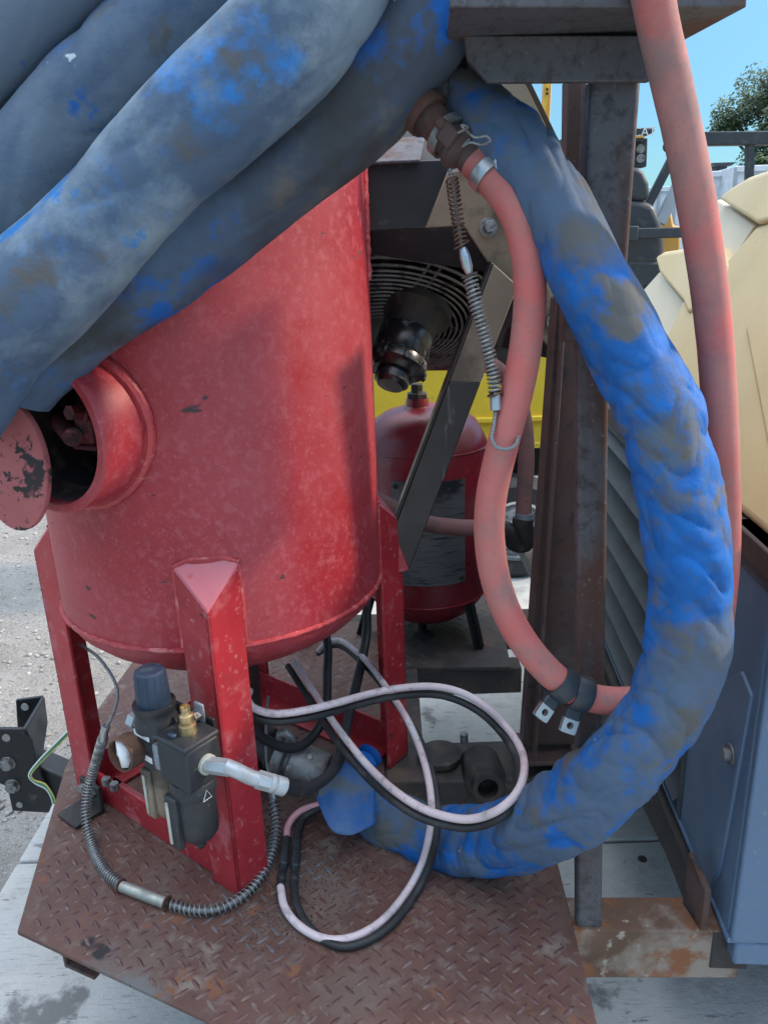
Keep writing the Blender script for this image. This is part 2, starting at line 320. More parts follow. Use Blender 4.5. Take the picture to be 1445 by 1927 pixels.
# ================================================================== SETTING
def struct(name, mb, mt, label=None):
    o = obj(name, mb, mt); o['kind'] = 'structure'
    return o
g = MB(); n = 60
xs = [-300, -60, -20, -8]+[-8+i*.15 for i in range(1, 56)]+[.6, 2, 6, 20, 60, 300]
ys = [-60, -10, -2]+[-2+i*.15 for i in range(1, 75)]+[12, 16, 24, 50, 120, 500]
gv = []
for y in ys:
    for x in xs:
        h = (noise.noise(V((x*1.3, y*1.3, 0)))*.012+noise.noise(V((x*4, y*4, 3)))*.008) if abs(x) < 9 and -2 < y < 10 else 0
        gv.append((x, y, h-.035))
gf = [(j*len(xs)+i, j*len(xs)+i+1, (j+1)*len(xs)+i+1, (j+1)*len(xs)+i) for j in range(len(ys)-1) for i in range(len(xs)-1)]
g.add(gv, gf); struct('gravel_ground', g, M['gravel'])
def slab(y0, y1, x0=-1.12, x1=9):
    s = MB(); s.prism([(x0+.08*(y0-1.7)*0, y0, -.12), (x1, y0, -.12), (x1, y1, -.12), (x0, y1, -.12)], (0, 0, .12))
    o = obj('concrete_slab', s, M['concrete'], bevel=.006); o['kind'] = 'structure'; return o
slab(-3, 1.842); slab(1.852, 4.3); slab(-9, -3.01)
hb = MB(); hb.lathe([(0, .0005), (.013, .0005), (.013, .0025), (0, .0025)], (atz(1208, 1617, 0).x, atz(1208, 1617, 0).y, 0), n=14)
o = obj('bolt_hole_shade', hb, M['inside']); o['kind'] = 'structure'  # dark disc on the slab; its colour paints the shade of a hole
# loose gravel stones left of the slab: uncountable
st = MB(); rnd = random.Random(3)
ico = [(0,0,1),(.9,0,.4),(.28,.85,.4),(-.72,.52,.4),(-.72,-.52,.4),(.28,-.85,.4),(.72,.52,-.4),(-.28,.85,-.4),(-.9,0,-.4),(-.28,-.85,-.4),(.72,-.52,-.4),(0,0,-1)]
icf = [(0,1,2),(0,2,3),(0,3,4),(0,4,5),(0,5,1),(1,6,2),(2,7,3),(3,8,4),(4,9,5),(5,10,1),(1,10,6),(2,6,7),(3,7,8),(4,8,9),(5,9,10),(6,11,7),(7,11,8),(8,11,9),(9,11,10),(10,11,6)]
for i in range(9000):
    y = 1.0+7*rnd.random()**1.5; x = -1.13-3.6*rnd.random()
    if rnd.random() < .25: y = 4.3+3*rnd.random(); x = -1.2+3*rnd.random()
    r = .004+.012*rnd.random()**3*(1 if rnd.random() < .97 else 2)
    h = noise.noise(V((x*1.3, y*1.3, 0)))*.012+noise.noise(V((x*4, y*4, 3)))*.008-.035
    a = rnd.random()*6.3; sx, sy, sz = r*(.7+.7*rnd.random()), r*(.7+.7*rnd.random()), r*(.45+.4*rnd.random())
    ca, sa = math.cos(a), math.sin(a)
    jit = [.75+.5*rnd.random() for _ in ico]
    st.add([(x+(p[0]*sx*ca-p[1]*sy*sa)*j, y+(p[0]*sx*sa+p[1]*sy*ca)*j, h+p[2]*sz*j+sz*.3) for p, j in zip(ico, jit)], icf)
obj('gravel_stones', st, M['stone'], stuff=True, ang=180)
COL.objects['gravel_stones']['label'] = 'loose pale gravel stones lying on the dirt yard'
COL.objects['gravel_stones']['category'] = 'gravel'

# ================================================================== TRAILER DECK AND FRAME
DZ = .5
trl = thing('flatbed_trailer', 'rusty brown flatbed trailer with diamond plate deck under the red vessel', 'trailer', (0, 1.3, 0))
deckpoly = [(-.703, 1.112), (-.318, .925), (-.22, .85), (.305, .85), (.318, 1.145), (.326, 1.345), (.10, 1.36), (-.02, 1.43), (-.02, 2.35), (-.78, 2.35), (-.815, 1.82), (-.803, 1.60)]
dk = MB(); dk.prism([(x, y, DZ-.009) for x, y in deckpoly], (0, 0, .009)); deck = obj('deck_plate', dk, M['deck'], trl, bevel=.0015)
def inside(x, y, poly):
    c = False; n = len(poly); j = n-1
    for i in range(n):
        if (poly[i][1] > y) != (poly[j][1] > y) and x < (poly[j][0]-poly[i][0])*(y-poly[i][1])/(poly[j][1]-poly[i][1])+poly[i][0]: c = not c
        j = i
    return c
def treads(poly, z, ang, pitch, L, W, Hh, parent, mt, keep=None):
    """raised lozenges of checker plate: two directions alternating"""
    t = MB(); ca, sa = math.cos(ang), math.sin(ang); rr = random.Random(5)
    prof = [(-.5, 0), (-.36, .6), (-.15, .95), (.15, .95), (.36, .6), (.5, 0)]
    for i in range(-60, 120):
        for j in range(-60, 120):
            u, v = (i+.0)*pitch, j*pitch
            x, y = u*ca-v*sa, u*sa+v*ca
            if not all(inside(x+dx, y+dy, poly) for dx, dy in ((.016, 0), (-.016, 0), (0, .016), (0, -.016))): continue
            if keep and not keep(x, y): continue
            wear = .45+.55*max(0, min(1, noise.noise(V((x*3, y*3, 9)))*1.5+.75))
            a = ang+(R(90) if (i+j) % 2 else 0)+rr.uniform(-.03, .03)
            c, s = math.cos(a), math.sin(a)
            vs = []
            for (p, wd) in prof:
                for q, hh in ((-.5, 0), (-.25, .8), (.25, .8), (.5, 0)):
                    lx, ly = p*L, q*W*max(wd, .05)
                    vs.append((x+lx*c-ly*s, y+lx*s+ly*c, z-.0006+Hh*wear*hh*(wd**.7 if wd else 0)))
            fs = [(k*4+l, (k+1)*4+l, (k+1)*4+l+1, k*4+l+1) for k in range(5) for l in range(3)]
            t.add(vs, fs)
    o = obj('tread_pattern', t, mt, parent, stuff=True, ang=60); return o
treads(deckpoly, DZ, R(40), .0265, .0305, .0092, .0032, deck, M['tread'])
# rear deck piece that carries the separator, a hole in front of it
rp = [(-.015, 2.035), (.36, 2.012), (.40, 2.62), (-.015, 2.62)]
r = MB(); r.prism([(x, y, DZ-.012) for x, y in rp], (0, 0, .012)); rdk = obj('rear_deck_plate', r, M['deckdark'], trl, bevel=.0015)
treads(rp, DZ, R(48), .034, .037, .0110, .0035, rdk, M['deckdark'])
r = MB(); rp2 = [(-.015, 1.505), (.075, 1.505), (.083, 2.03), (-.015, 2.03)]
r.prism([(x, y, DZ-.012) for x, y in rp2], (0, 0, .009)); sdk = obj('side_deck_strip', r, M['deckdark'], trl, bevel=.0015)
treads(rp2, DZ-.003, R(48), .034, .037, .0110, .0035, sdk, M['deckdark'])
r = MB(); r.box((.215, 2.06, DZ-.055), (.36, .07, .085)); obj('cross_member', r, M['grease'], trl, bevel=.004)
# greasy main cross beam behind the deck with pipe stub and lug
r = MB(); r.box((.19, 1.58, DZ-.06), (.50, .155, .11)); bm_ = obj('main_cross_beam', r, M['grease'], trl, bevel=.006)
r = MB(); r.box((.40, 1.60, DZ+.02), (.10, .10, .05)); obj('post_foot', r, M['rust'], trl, bevel=.004)
r = MB(); r.lathe([(.0, 0), (.045, 0), (.052, .004), (.052, .02), (.0, .02)], (.115, 1.585, DZ-.004)); obj('cover_disc', r, M['grease'], trl)
r = MB(); sp = at(918, 1485, 1.47); ax = V((.03, -.80, .12)).normalized()
r.lathe([(.03, -.12), (.050, -.12), (.050, -.035), (.044, -.03), (.036, -.025), (.036, .0), (.030, .002), (.024, .0), (.024, -.05), (0, -.05)], sp, ax, 32); obj('pipe_stub', r, M['grease'], trl)
r = MB(); 
r.cyl(at(873, 1390, 1.60)+V((0, 0, -.01)), at(873, 1390, 1.60)+V((0, 0, .015)), .01, 10)
obj('grease_nipple', r, M['bolt'], trl)
# long side rails and A-frame members under the deck
r = MB(); r.box((-.10, 1.15, DZ-.06), (.7, .06, .09)); rail = obj('tongue_rail', r, M['rust'], trl, bevel=.004)
c0 = atz(140, 1800, .40)
r = MB(); u = V((.906, -.42, 0)); v = V((.42, .906, 0))
c0 = c0+v*.155; r.box(c0+V((0, 0, -.045)), (.075, .30, .008), (u, v, V((0, 0, 1)))); r.box(c0-u*.037, (.007, .30, .10), (u, v, V((0, 0, 1)))); obj('angle_rail_end', r, M['rust'], trl, bevel=.001)
r = MB(); r.add([c0-v*.12+V((p[0]*.007, p[1]*.007, p[2]*.006-.037)) for p in ico], icf); obj('stone', r, M['stone'], trl)
r = MB(); r.box((-.62, 1.85, DZ-.07), (.06, 1.3, .09), (V((.99, .1, 0)), V((-.1, .99, 0)), V((0, 0, 1)))); obj('side_rail', r, M['grease'], trl, bevel=.004)
# front channel at right that carries post and cabinet
A = atz(1088, 1748, .475); B = atz(1345, 1748, .475); 
r = MB(); d = (B-A).normalized(); nrm = V((-d.y, d.x, 0))
r.box((A+B)/2+V((0, 0, -.058))+d*.02, ((B-A).length+.06, .008, .105), (d, nrm, V((0, 0, 1))))
r.box((A+B)/2+nrm*.035+V((0, 0, -.004))+d*.02, ((B-A).length+.06, .078, .009), (d, nrm, V((0, 0, 1))))
r.box((A+B)/2+nrm*.03+V((0, 0, -.108))+d*.02, ((B-A).length+.06, .07, .009), (d, nrm, V((0, 0, 1))))
obj('front_channel', r, M['channel'], trl, bevel=.003)
P = [at(1300, 1618, 1.22), at(1345, 1745, 1.09), at(1322, 1752, 1.10), at(1284, 1700, 1.22)]
r = MB(); r.prism([atz(1283, 1700, .475), atz(1318, 1752, .475), atz(1318, 1752, .475)+V((0, 0, .09)), atz(1283, 1700, .475)+V((0, 0, .12))], (.012, 0, 0)); obj('gusset_plate', r, M['rust'], trl, bevel=.002)
r = MB(); r.box((.66, 1.75, .43), (.07, 1.35, .085), (V((.996, -.08, 0)), V((.08, .996, 0)), V((0, 0, 1)))); obj('chassis_rail', r, M['grease'], trl, bevel=.004)
r = MB(); r.box((.5, 2.45, .40), (1.9, .08, .12)); obj('rear_cross_rail', r, M['grease'], trl, bevel=.004)
# wheels that carry it, out to the right under the machine
for yy in (.95+.6, 2.9):
    r = MB(); r.lathe([(.15, -.09), (.29, -.09), (.315, -.06), (.315, .06), (.29, .09), (.15, .09)], (1.75, yy, .315), (1, 0, 0), 40); wh = obj('wheel', r, M['tyre'], trl)
r = MB(); r.cyl((1.75, 1.4, .33), (1.75, 3.0, .33), .03); obj('axle', r, M['grease'], trl)
r = MB(); r.box((1.35, 2.2, .405), (1.5, 2.2, .06)); obj('bed_frame', r, M['grease'], trl, bevel=.004)

# ================================================================== BLAST POT
TC = V((-.35, 1.561, 0)); TR = .337; LEG0 = R(7)
pot = thing('blast_pot', 'large faded red steel sandblasting pressure vessel standing on four red legs', 'pressure vessel', (TC.x, TC.y, DZ))
prof = [(0, .80), (.055, .802), (.07, .82), (.12, .85), (.19, .885), (.25, .915), (.295, .945), (.322, .972), (.335, .995), (TR, 1.01)]
pr_ = [(r_*1.0, z) for r_, z in prof]+[(TR, 1.1), (TR, 1.18), (TR, 1.25)]+[(TR, 1.262+.012*i) for i in range(25)]+[(TR, 1.6), (TR, 1.7), (TR, 1.8)]+[(TR, 1.85), (.33, 1.9), (.30, 1.94), (.2, 1.985), (.08, 2.0), (0, 2.0)]
t = MB(); t.lathe(pr_, TC, n=160)
nd_ = V((math.cos(R(-117)), math.sin(R(-117)), 0)); nc_ = TC+V((0, 0, 1.408)); keep = []      # cut the handhole through the wall
for f_ in t.f:
    q_ = sum((t.v[i] for i in f_), V((0, 0, 0)))/len(f_)-nc_; h_ = q_.dot(nd_)
    if not (h_ > .2 and (q_-nd_*h_).length < .1205): keep.append(f_)
t.f = keep; t.uv = [None]*len(keep)
rnd = random.Random(2)
for p in t.v:
    d = V((p.x-TC.x, p.y-TC.y, 0))
    if d.length > .3:
        k = noise.noise(V((d.x*4, d.y*4, p.z*3)))*.0016; p += d.normalized()*k
shell = obj('shell', t, M['red'], pot, ang=50)
def weld(pts, r, name, parent, mt, amp=.35, n=8, step=.004):
    pts = spline(pts, step)
    rr = [r*(1+amp*noise.noise(V((i*.35, r*900, 1)))) for i in range(len(pts))]
    return obj(name, MB().tube(pts, rr, n), mt, parent)
cir = [TC+V((math.cos(a)*(TR+.0005), math.sin(a)*(TR+.0005), 1.005)) for a in [2*math.pi*i/90 for i in range(91)]]
weld(cir, .005, 'weld_seam', shell, M['redweld'])
lap = MB(); lap.lathe([(TR-.002, 1.66), (TR+.004, 1.66), (TR+.004, 1.85), (TR-.002, 1.85)], TC, n=96)
# vertical seam on the right silhouette
weld([TC+V((math.cos(R(-6))*(TR+.001), math.sin(R(-6))*(TR+.001), z)) for z in (1.62, 1.7, 1.75, 1.85)], .006, 'seam_bead', shell, M['redweld'])
# discharge cone pipe
t = MB(); t.cyl(TC+V((0, 0, .60)), TC+V((0, 0, .82)), .05, 24); obj('outlet_pipe', t, M['rust'], pot)
t = MB(); t.box(TC+V((0, 0, .555)), (.12, .12, .11), (V((.8, -.6, 0)), V((.6, .8, 0)), V((0, 0, 1)))); obj('valve_block', t, M['grease'], pot, bevel=.008)
t = MB(); t.cyl(TC+V((0, 0, .5)), TC+V((0, 0, .56)), .04, 24); obj('valve_foot', t, M['grease'], pot)
# legs: angle iron, corner outwards
W, TH = .078, .008
LC = .392
for k, nm in enumerate(('right', 'back', 'left', 'front')):
    a = LEG0+k*math.pi/2; o_ = V((math.cos(a), math.sin(a), 0)); tg = V((-o_.y, o_.x, 0))
    cor = TC+o_*LC
    f1 = (-o_+tg).normalized(); f2 = (-o_-tg).normalized()
    ztip, zin = 1.10, 1.165
    L = MB()
    for fdir, other in ((f1, f2), (f2, f1)):
        ins = other*TH
        a0 = V(cor); a1 = cor+fdir*W
        base = [a0, a1, a1+ins, a0+ins]
        ztop = [ztip, zin, zin, ztip]
        vs = [V((p.x, p.y, DZ)) for p in base]+[V((p.x, p.y, z)) for p, z in zip(base, ztop)]
        L.add(vs, [(0,1,2,3)[::-1], (4,5,6,7), (0,1,5,4), (1,2,6,5), (2,3,7,6), (3,0,4,7)])
    # joined as one: flanges overlap at the corner
    leg = obj('leg', L, M['redleg'], pot, bevel=.0025, seg=3)
    zc = lambda p, z: V((p.x, p.y, z))
    tip = cor+(-o_)*.001
    c1, c2 = cor+f1*(W+.001), cor+f2*(W+.001)
    inn = TC+o_*(TR-.004)
    C = MB(); e = .003
    poly = [zc(tip, ztip+e), zc(c2, zin+e), zc(inn+tg*-.03, zin+.012), zc(inn+tg*.03, zin+.012), zc(c1, zin+e)]
    C.prism(poly, (0, 0, -.009)); obj('leg_cap', C, M['capred'], leg, bevel=.003, seg=3)
    weld([zc(c1, zin+.003), zc(inn+tg*.028, zin+.013), zc(inn, zin+.014), zc(inn-tg*.028, zin+.013), zc(c2, zin+.003)], .004, 'cap_weld', leg, M['redweld'])
    for cc, sg in ((c1, 1), (c2, -1)):
        pts = [zc(TC+(cc-TC).normalized()*(TR+.001), z) for z in (zin, 1.12, 1.07, 1.01)]
        weld(pts, .004, 'side_weld', leg, M['redweld'])
# base bars between neighbouring legs
for k in range(3):
    a = LEG0+k*math.pi/2; b = a+math.pi/2
    p = TC+V((math.cos(a), math.sin(a), 0))*.372; q = TC+V((math.cos(b), math.sin(b), 0))*.372
    d = (q-p).normalized(); nn = V((d.y, -d.x, 0))
    p = p+d*.012; q = q-d*.012
    bar = MB(); mid = (p+q)/2+V((0, 0, DZ))
    bar.box(mid+V((0, 0, .038)), ((q-p).length, .007, .075), (d, nn, V((0,0,1))))
    bar.box(mid+V((0, 0, .0045))-nn*.03, ((q-p).length-.03, .06, .008), (d, nn, V((0,0,1))))
    obj('base_bar', bar, M['redleg'], pot, bevel=.002)
# tie plate with bolts at the left leg
lf = TC+V((math.cos(LEG0+math.pi), math.sin(LEG0+math.pi), 0))*.392
u = V((.788, -.616, 0)); nv = V((-.616, -.788, 0)); Zv = V((0, 0, 1))
t = MB(); t.box(lf+u*.085+nv*.012+V((0, 0, DZ+.034)), (.075, .008, .068), (u, nv, Zv)); t.box(lf+u*.085+nv*.045+V((0, 0, DZ+.006)), (.075, .07, .008), (u, nv, Zv)); obj('foot_bracket', t, M['grease'], pot, bevel=.002)
for du, dz in ((.065, .045), (.10, .05)):
    t = MB(); b0 = lf+u*du+nv*.014+V((0, 0, DZ+dz)); t.hexa(b0, b0+nv*.014, .012); obj('bolt', t, M['bolt'], pot)
for du in (.135, .165):
    t = MB(); b0 = lf+u*du+V((0, 0, DZ+.075)); t.hexa(b0, b0+V((0, 0, .016)), .010); obj('nut', t, M['bolt'], pot)
# handhole neck
na = R(-117); nd = V((math.cos(na), math.sin(na), 0)); nz = 1.408; nsd = V((-nd.y, nd.x, 0))
nc = TC+V((0, 0, nz)); NR = .130; NI = .113; NE = .408
t = MB(); k = 72; vs = []
for i in range(k):
    a = 2*math.pi*i/k; ca, sa = math.cos(a), math.sin(a)
    wall = math.sqrt(TR**2-(NR*ca)**2)-.004
    for (rr, hh) in ((NR, wall), (NR, NE-.004), (NR-.004, NE), (NI+.002, NE), (NI, NE-.003), (NI, NE-.018)):
        vs.append(nc+nd*hh+nsd*(ca*rr)+Zv*(sa*rr))
fs = [(i*6+j, ((i+1)%k)*6+j, ((i+1)%k)*6+j+1, i*6+j+1) for i in range(k) for j in range(5)]
t.add(vs, fs); neck = obj('handhole_neck', t, M['red'], pot)
pts = []
for i in range(k+1):
    a = 2*math.pi*i/k; ca, sa = math.cos(a), math.sin(a)
    rr = NR+.003; wall = math.sqrt(TR**2-(rr*ca)**2)
    pts.append(nc+nd*(wall+.004)+nsd*(ca*rr)+Zv*(sa*rr))
weld(pts, .010, 'neck_weld', neck, M['redweld'], amp=.25)
t = MB(); t.lathe([(NI-.0005, .23), (NI-.0005, NE-.0175), (NI+.004, NE-.0175), (NI+.004, .23)], nc, nd, 56); obj('neck_bore', t, M['inside'], neck)  # bore wall coloured dark: the shade of the opening is painted in
t = MB(); t.lathe([(0, -.0), (NI+.003, 0), (NI+.003, .012), (0, .012)], nc+nd*(TR-.110), nd, 48); obj('hollow_shade_disc', t, M['inside'], neck)  # dark disc across the neck, painted shade in place of the vessel's depth
# clamp bar, crab and bolt inside the neck
t = MB(); t.cyl(nc+nd*.30-nsd*.085-Zv*.005, nc+nd*.36+nsd*.01-Zv*.012, .016, 20); obj('clamp_bar', t, M['grimered'], neck)
t = MB(); b0 = nc+nd*.325+nsd*.018-Zv*.006
t.box(b0, (.04, .038, .045), (nd, nsd, Zv)); t.box(b0+Zv*.028+nd*.008, (.026, .026, .022), (nd, nsd, Zv)); t.box(b0-Zv*.026, (.05, .052, .010), (nd, nsd, Zv)); obj('clamp_yoke', t, M['grimered'], neck, bevel=.006)
t = MB(); t.hexa(b0+nd*.02+Zv*.033, b0+nd*.042+Zv*.036, .013); obj('clamp_nut', t, M['grimered'], neck)
# swung-aside oval cover leaning in the mouth
cv = MB(); cc = at(26, 876, (nc+nd*NE).y-.03)
e1 = (nsd*.55+nd*.5).normalized(); e1 = (-nsd*.80+nd*.25).normalized(); e2 = (Zv*.88-nsd*.50+nd*.1).normalized(); e3 = e1.cross(e2).normalized(); e2 = e3.cross(e1)
kk = 48; prf = [(0, .016), (.55, .015), (.8, .010), (.9, .007), (.985, .007), (1, .004), (1, -.004), (.985, -.007), (.5, -.007), (0, -.007)]
vs = []
for (s, h) in prf:
    for i in range(kk):
        a = 2*math.pi*i/kk; vs.append(cc+e1*(.060*s*math.cos(a))+e2*(.105*s*math.sin(a))-e3*h)
fs = [(j*kk+i, j*kk+(i+1)%kk, (j+1)*kk+(i+1)%kk, (j+1)*kk+i) for j in range(len(prf)-1) for i in range(kk)]
cv.add(vs, fs); cov = obj('handhole_cover', cv, M['cover'], pot, ang=35)
t = MB().tube(spline([at(-14, 912, cc.y), at(6, 915, cc.y+.01), at(26, 903, cc.y+.02), at(38, 912, cc.y+.02), at(40, 958, cc.y+.02)], .005), .0045, 10); obj('cover_handle', t, M['tan'], cov)

# swept-up spent grit on the deck: nobody could count it
gr_ = MB(); rnd = random.Random(12)
for (px_, py_, sx_, sy_, nn_) in ((585, 1640, .05, .06, 900), (610, 1590, .05, .05, 500), (480, 1620, .04, .06, 500), (505, 1745, .06, .03, 450), (680, 1655, .03, .04, 260), (560, 1700, .05, .04, 300), (520, 1500, .04, .05, 250)):
    c_ = atz(px_, py_, DZ)
    for i in range(nn_):
        x_, y_ = c_.x+rnd.gauss(0, sx_), c_.y+rnd.gauss(0, sy_); r_ = .0006+.0016*rnd.random()**2
        if not inside(x_, y_, deckpoly): continue
        a_ = rnd.random()*6.28
        vs = [(x_+r_*math.cos(a_+k*2.09), y_+r_*math.sin(a_+k*2.09), DZ-.0003) for k in range(3)]+[(x_, y_, DZ+r_*1.3)]
        gr_.add(vs, [(0, 1, 3), (1, 2, 3), (2, 0, 3)])
g_ = obj('spent_grit', gr_, M['grease'], deck, stuff=True, flat=True)
# ================================================================== HOSE RACK: post, brace, top beam
rack = thing('hose_rack', 'weathered steel hose rack with upright post, leaning brace and top plate', 'rack', (.37, 1.14, .47))
def boxbeam(p, q, wx, wy, xdir):
    """square section from p to q; xdir = across direction"""
    p, q = V(p), V(q); d = (q-p).normalized(); x = V(xdir); x = (x-d*x.dot(d)).normalized(); y = d.cross(x)
    return MB().box((p+q)/2, (wx, wy, (q-p).length), (x, y, d))
pb = V((.372, 1.145, .468)); ptop = V((.372, 1.145, 1.868))
pb_ = at(1105, 1745, 1.115); pt_ = at(1152, 150, 1.115)
pb_.z = .468
xd = V((.998, -.06, 0))
zj = 1.50; jl = lambda z: pb_.lerp(pt_, (z-pb_.z)/(pt_.z-pb_.z))
pl_ = at(1112, 575, 1.115)
r = boxbeam(pb_, pl_, .046, .030, xd); obj('post', r, M['steelpost'], rack, bevel=.007, seg=4)
r = boxbeam(at(1123, 620, 1.12), pt_, .064, .040, xd); obj('upper_post', r, M['steelpost'], rack, bevel=.007, seg=4)
# thin flange strip behind the post's left edge and the leaning brace
r = MB().prism([at(1046, 560, 1.44), at(1092, 560, 1.44), at(1082, 1402, 1.53), at(984, 1402, 1.53)], (0, .05, 0)); obj('brace', r, M['rust'], rack, bevel=.004)
r = MB().box(at(1030, 1408, 1.555), (.14, .12, .012)); obj('brace_foot', r, M['rust'], rack, bevel=.003)
r = boxbeam(at(1003, 1400, 1.535), at(1066, 380, 1.45), .008, .09, xd); obj('brace_flange', r, M['rust'], rack, bevel=.002)
r = boxbeam(at(1068, 640, 1.3), at(1076, 150, 1.3), .022, .05, xd); obj('rear_strip', r, M['rust'], rack, bevel=.002)
r = boxbeam(at(1091, 640, 1.29), at(1095, 150, 1.29), .010, .03, xd); obj('edge_strip', r, M['steelpost'], rack, bevel=.002)
# top beam: web plate, flange plate
yw = 1.075; WEB = [(872, 66), (1252, 66), (1238, 138), (1222, 153), (918, 155), (880, 112)]
wp = [at(x, y, yw) for x, y in WEB]
r = MB().prism(wp, (0, .012, 0)); web = obj('beam_web', r, M['steelpost'], rack, bevel=.002)
zt = max(p.z for p in wp)
fl = MB(); zf = zt-.001
q = [atz(846, 14, zf), atz(1404, 14, zf), atz(1282, 64, zf), atz(860, 68, zf)]
q[2] = V((q[2].x, 1.24, zf)); q[3] = V((q[3].x, 1.24, zf))
fl.prism(q, (0, 0, .010)); obj('top_plate', fl, M['steelpost'], rack, bevel=.002)
r = MB().box(((wp[0].x+wp[1].x)/2, 1.155, zt-.012), (.22, .15, .014)); obj('inner_flange', r, M['steelpost'], rack, bevel=.002)
# ================================================================== SLEEVED BLUE HOSES
def sleeve(name, label, pts, mt, seed, amp=.10, crease=.0, group=None, step=.006, n=120, wl=1.0, caps=True, flat_=.05):
    P = [at(x, y, Y) for x, y, Y, rp in pts]; rad = [rp*dep(p)/F for p, (x, y, Y, rp) in zip(P, pts)]
    path, rr = spline(P, step, rad)
    nr = len(path)
    def wob(c, d, L, t, r, T):
        ct, st_ = math.cos(t), math.sin(t)
        k = noise.noise(V((L*5/wl+seed, ct*.7, st_*.7)))*amp*1.1          # slow lumps
        k += noise.noise(V((L*11/wl, ct*1.1+seed, st_*1.1)))*amp*.8
        ph = seed+1.2*noise.noise(V((L*2.5, seed, 4)))
        k += flat_*math.cos(2*(t-ph))+flat_*.5*math.cos(3*(t-ph*1.7))      # sagging, faceted cloth
        if crease:
            wv = 1.0*math.sin(t+seed+L*5)+1.5*noise.noise(V((ct*.9+seed, st_*.9, L*5)))
            sp = L*11.5/wl+.75*wv                                             # gathered folds: round crests, sharp valleys
            A_ = max(0, min(1, .55+1.5*noise.noise(V((L*6, ct*.9-seed, st_*.9)))))
            k += crease*1.0*A_*(abs(math.sin(math.pi*sp))**.45-.75)
            f = noise.noise(V((L*9/wl+wv*.5, ct*.45+seed*2, st_*.45))); k += crease*f*.8
            vd = noise.voronoi(V((L*14/wl+.5*wv, ct*.9+seed, st_*.9)))[0]       # crumpled facets with crisp ridges
            k += crease*.8*(min(vd[1]-vd[0], .38)**.75-.25)
            vd = noise.voronoi(V((L*33/wl+.5*wv, ct*2-seed, st_*2)))[0]
            k += crease*.22*(min(vd[1]-vd[0], .3)-.12)
        return r*(1+k)
    mb = MB().tube(path, rr, n, wob=wob, caps=caps)
    o = obj(name, mb, mt, None, loc=P[0], ang=75)
    tag(o, label, 'hose', group); return o, path, rr
sleeve('sleeved_hose', 'thick pale dusty blue sleeved hose slung across the front of the red vessel', [
    (-150, 800, 1.06, 118), (-40, 640, 1.07, 122), (70, 545, 1.075, 118), (190, 420, 1.08, 108), (300, 300, 1.08, 104), (410, 190, 1.08, 112), (530, 80, 1.085, 116), (640, -50, 1.09, 108), (720, -180, 1.12, 105)], M['sleeve_bright'], 3, .13, .055, 'sleeved hoses draped over the vessel', wl=2.2)
sleeve('sleeved_hose', 'dark grimy blue sleeved hose tucked under the pale one, lying on red vessel', [
    (20, 700, 1.17, 88), (140, 610, 1.175, 80), (290, 500, 1.18, 92), (430, 400, 1.18, 88), (560, 295, 1.175, 92), (680, 185, 1.16, 100), (780, 70, 1.14, 98), (860, -40, 1.12, 92), (920, -160, 1.1, 90)], M['sleeve_dark'], 9, .12, .07, 'sleeved hoses draped over the vessel', wl=1.9)
sleeve('sleeved_hose', 'grey blue sleeved hose behind the pale one, white scuffs on it', [
    (-200, 640, 1.17, 110), (-80, 480, 1.18, 112), (40, 352, 1.19, 100), (160, 212, 1.2, 100), (290, 84, 1.2, 102), (400, -30, 1.2, 100), (500, -160, 1.2, 100)], M['sleeve_dusty'], 15, .09, .055, 'sleeved hoses draped over the vessel', wl=2.2)
sleeve('sleeved_hose', 'short length of grey blue sleeved hose above the pink patch of vessel wall', [
    (-200, 300, 1.18, 100), (-100, 160, 1.18, 88), (10, 58, 1.19, 86), (120, -46, 1.2, 84), (220, -150, 1.2, 90)], M['sleeve_dusty'], 21, .08, .055, 'sleeved hoses draped over the vessel', wl=2.0)
loop, lpath, lrad = sleeve('sleeved_hose', 'bright blue wrinkled sleeved hose hanging in a big loop past the post', [
    (790, 190, 1.22, 62), (870, 195, 1.20, 68), (945, 265, 1.14, 70), (1040, 385, 1.08, 72), (1120, 530, 1.03, 77), (1200, 690, 1.0, 78), (1262, 850, .98, 80), (1284, 990, .97, 84), (1296, 1120, .97, 80), (1288, 1235, .97, 80),
    (1240, 1350, .98, 78), (1165, 1445, 1.00, 76), (1070, 1520, 1.06, 70), (960, 1572, 1.16, 64), (850, 1580, 1.26, 56), (740, 1545, 1.34, 50), (680, 1510, 1.38, 44)], M['sleeve_loop'], 31, .05, .14, step=.0035, n=150, wl=1.0)
# bolt-on scraps seen between sleeves: strap of white webbing and the twisted cable ends
# ---- cut end of the sleeve and the open blue end beside it
ce = thing('sleeve_end', 'cut flap of blue ribbed sleeve and open tube end lying on the deck', 'hose end', atz(650, 1560, DZ))
fl = MB(); FL = [(596, 1478, 1.36), (628, 1430, 1.41), (668, 1418, 1.43), (706, 1462, 1.36), (706, 1550, 1.265), (650, 1560, 1.265), (618, 1540, 1.30), (598, 1508, 1.33)]
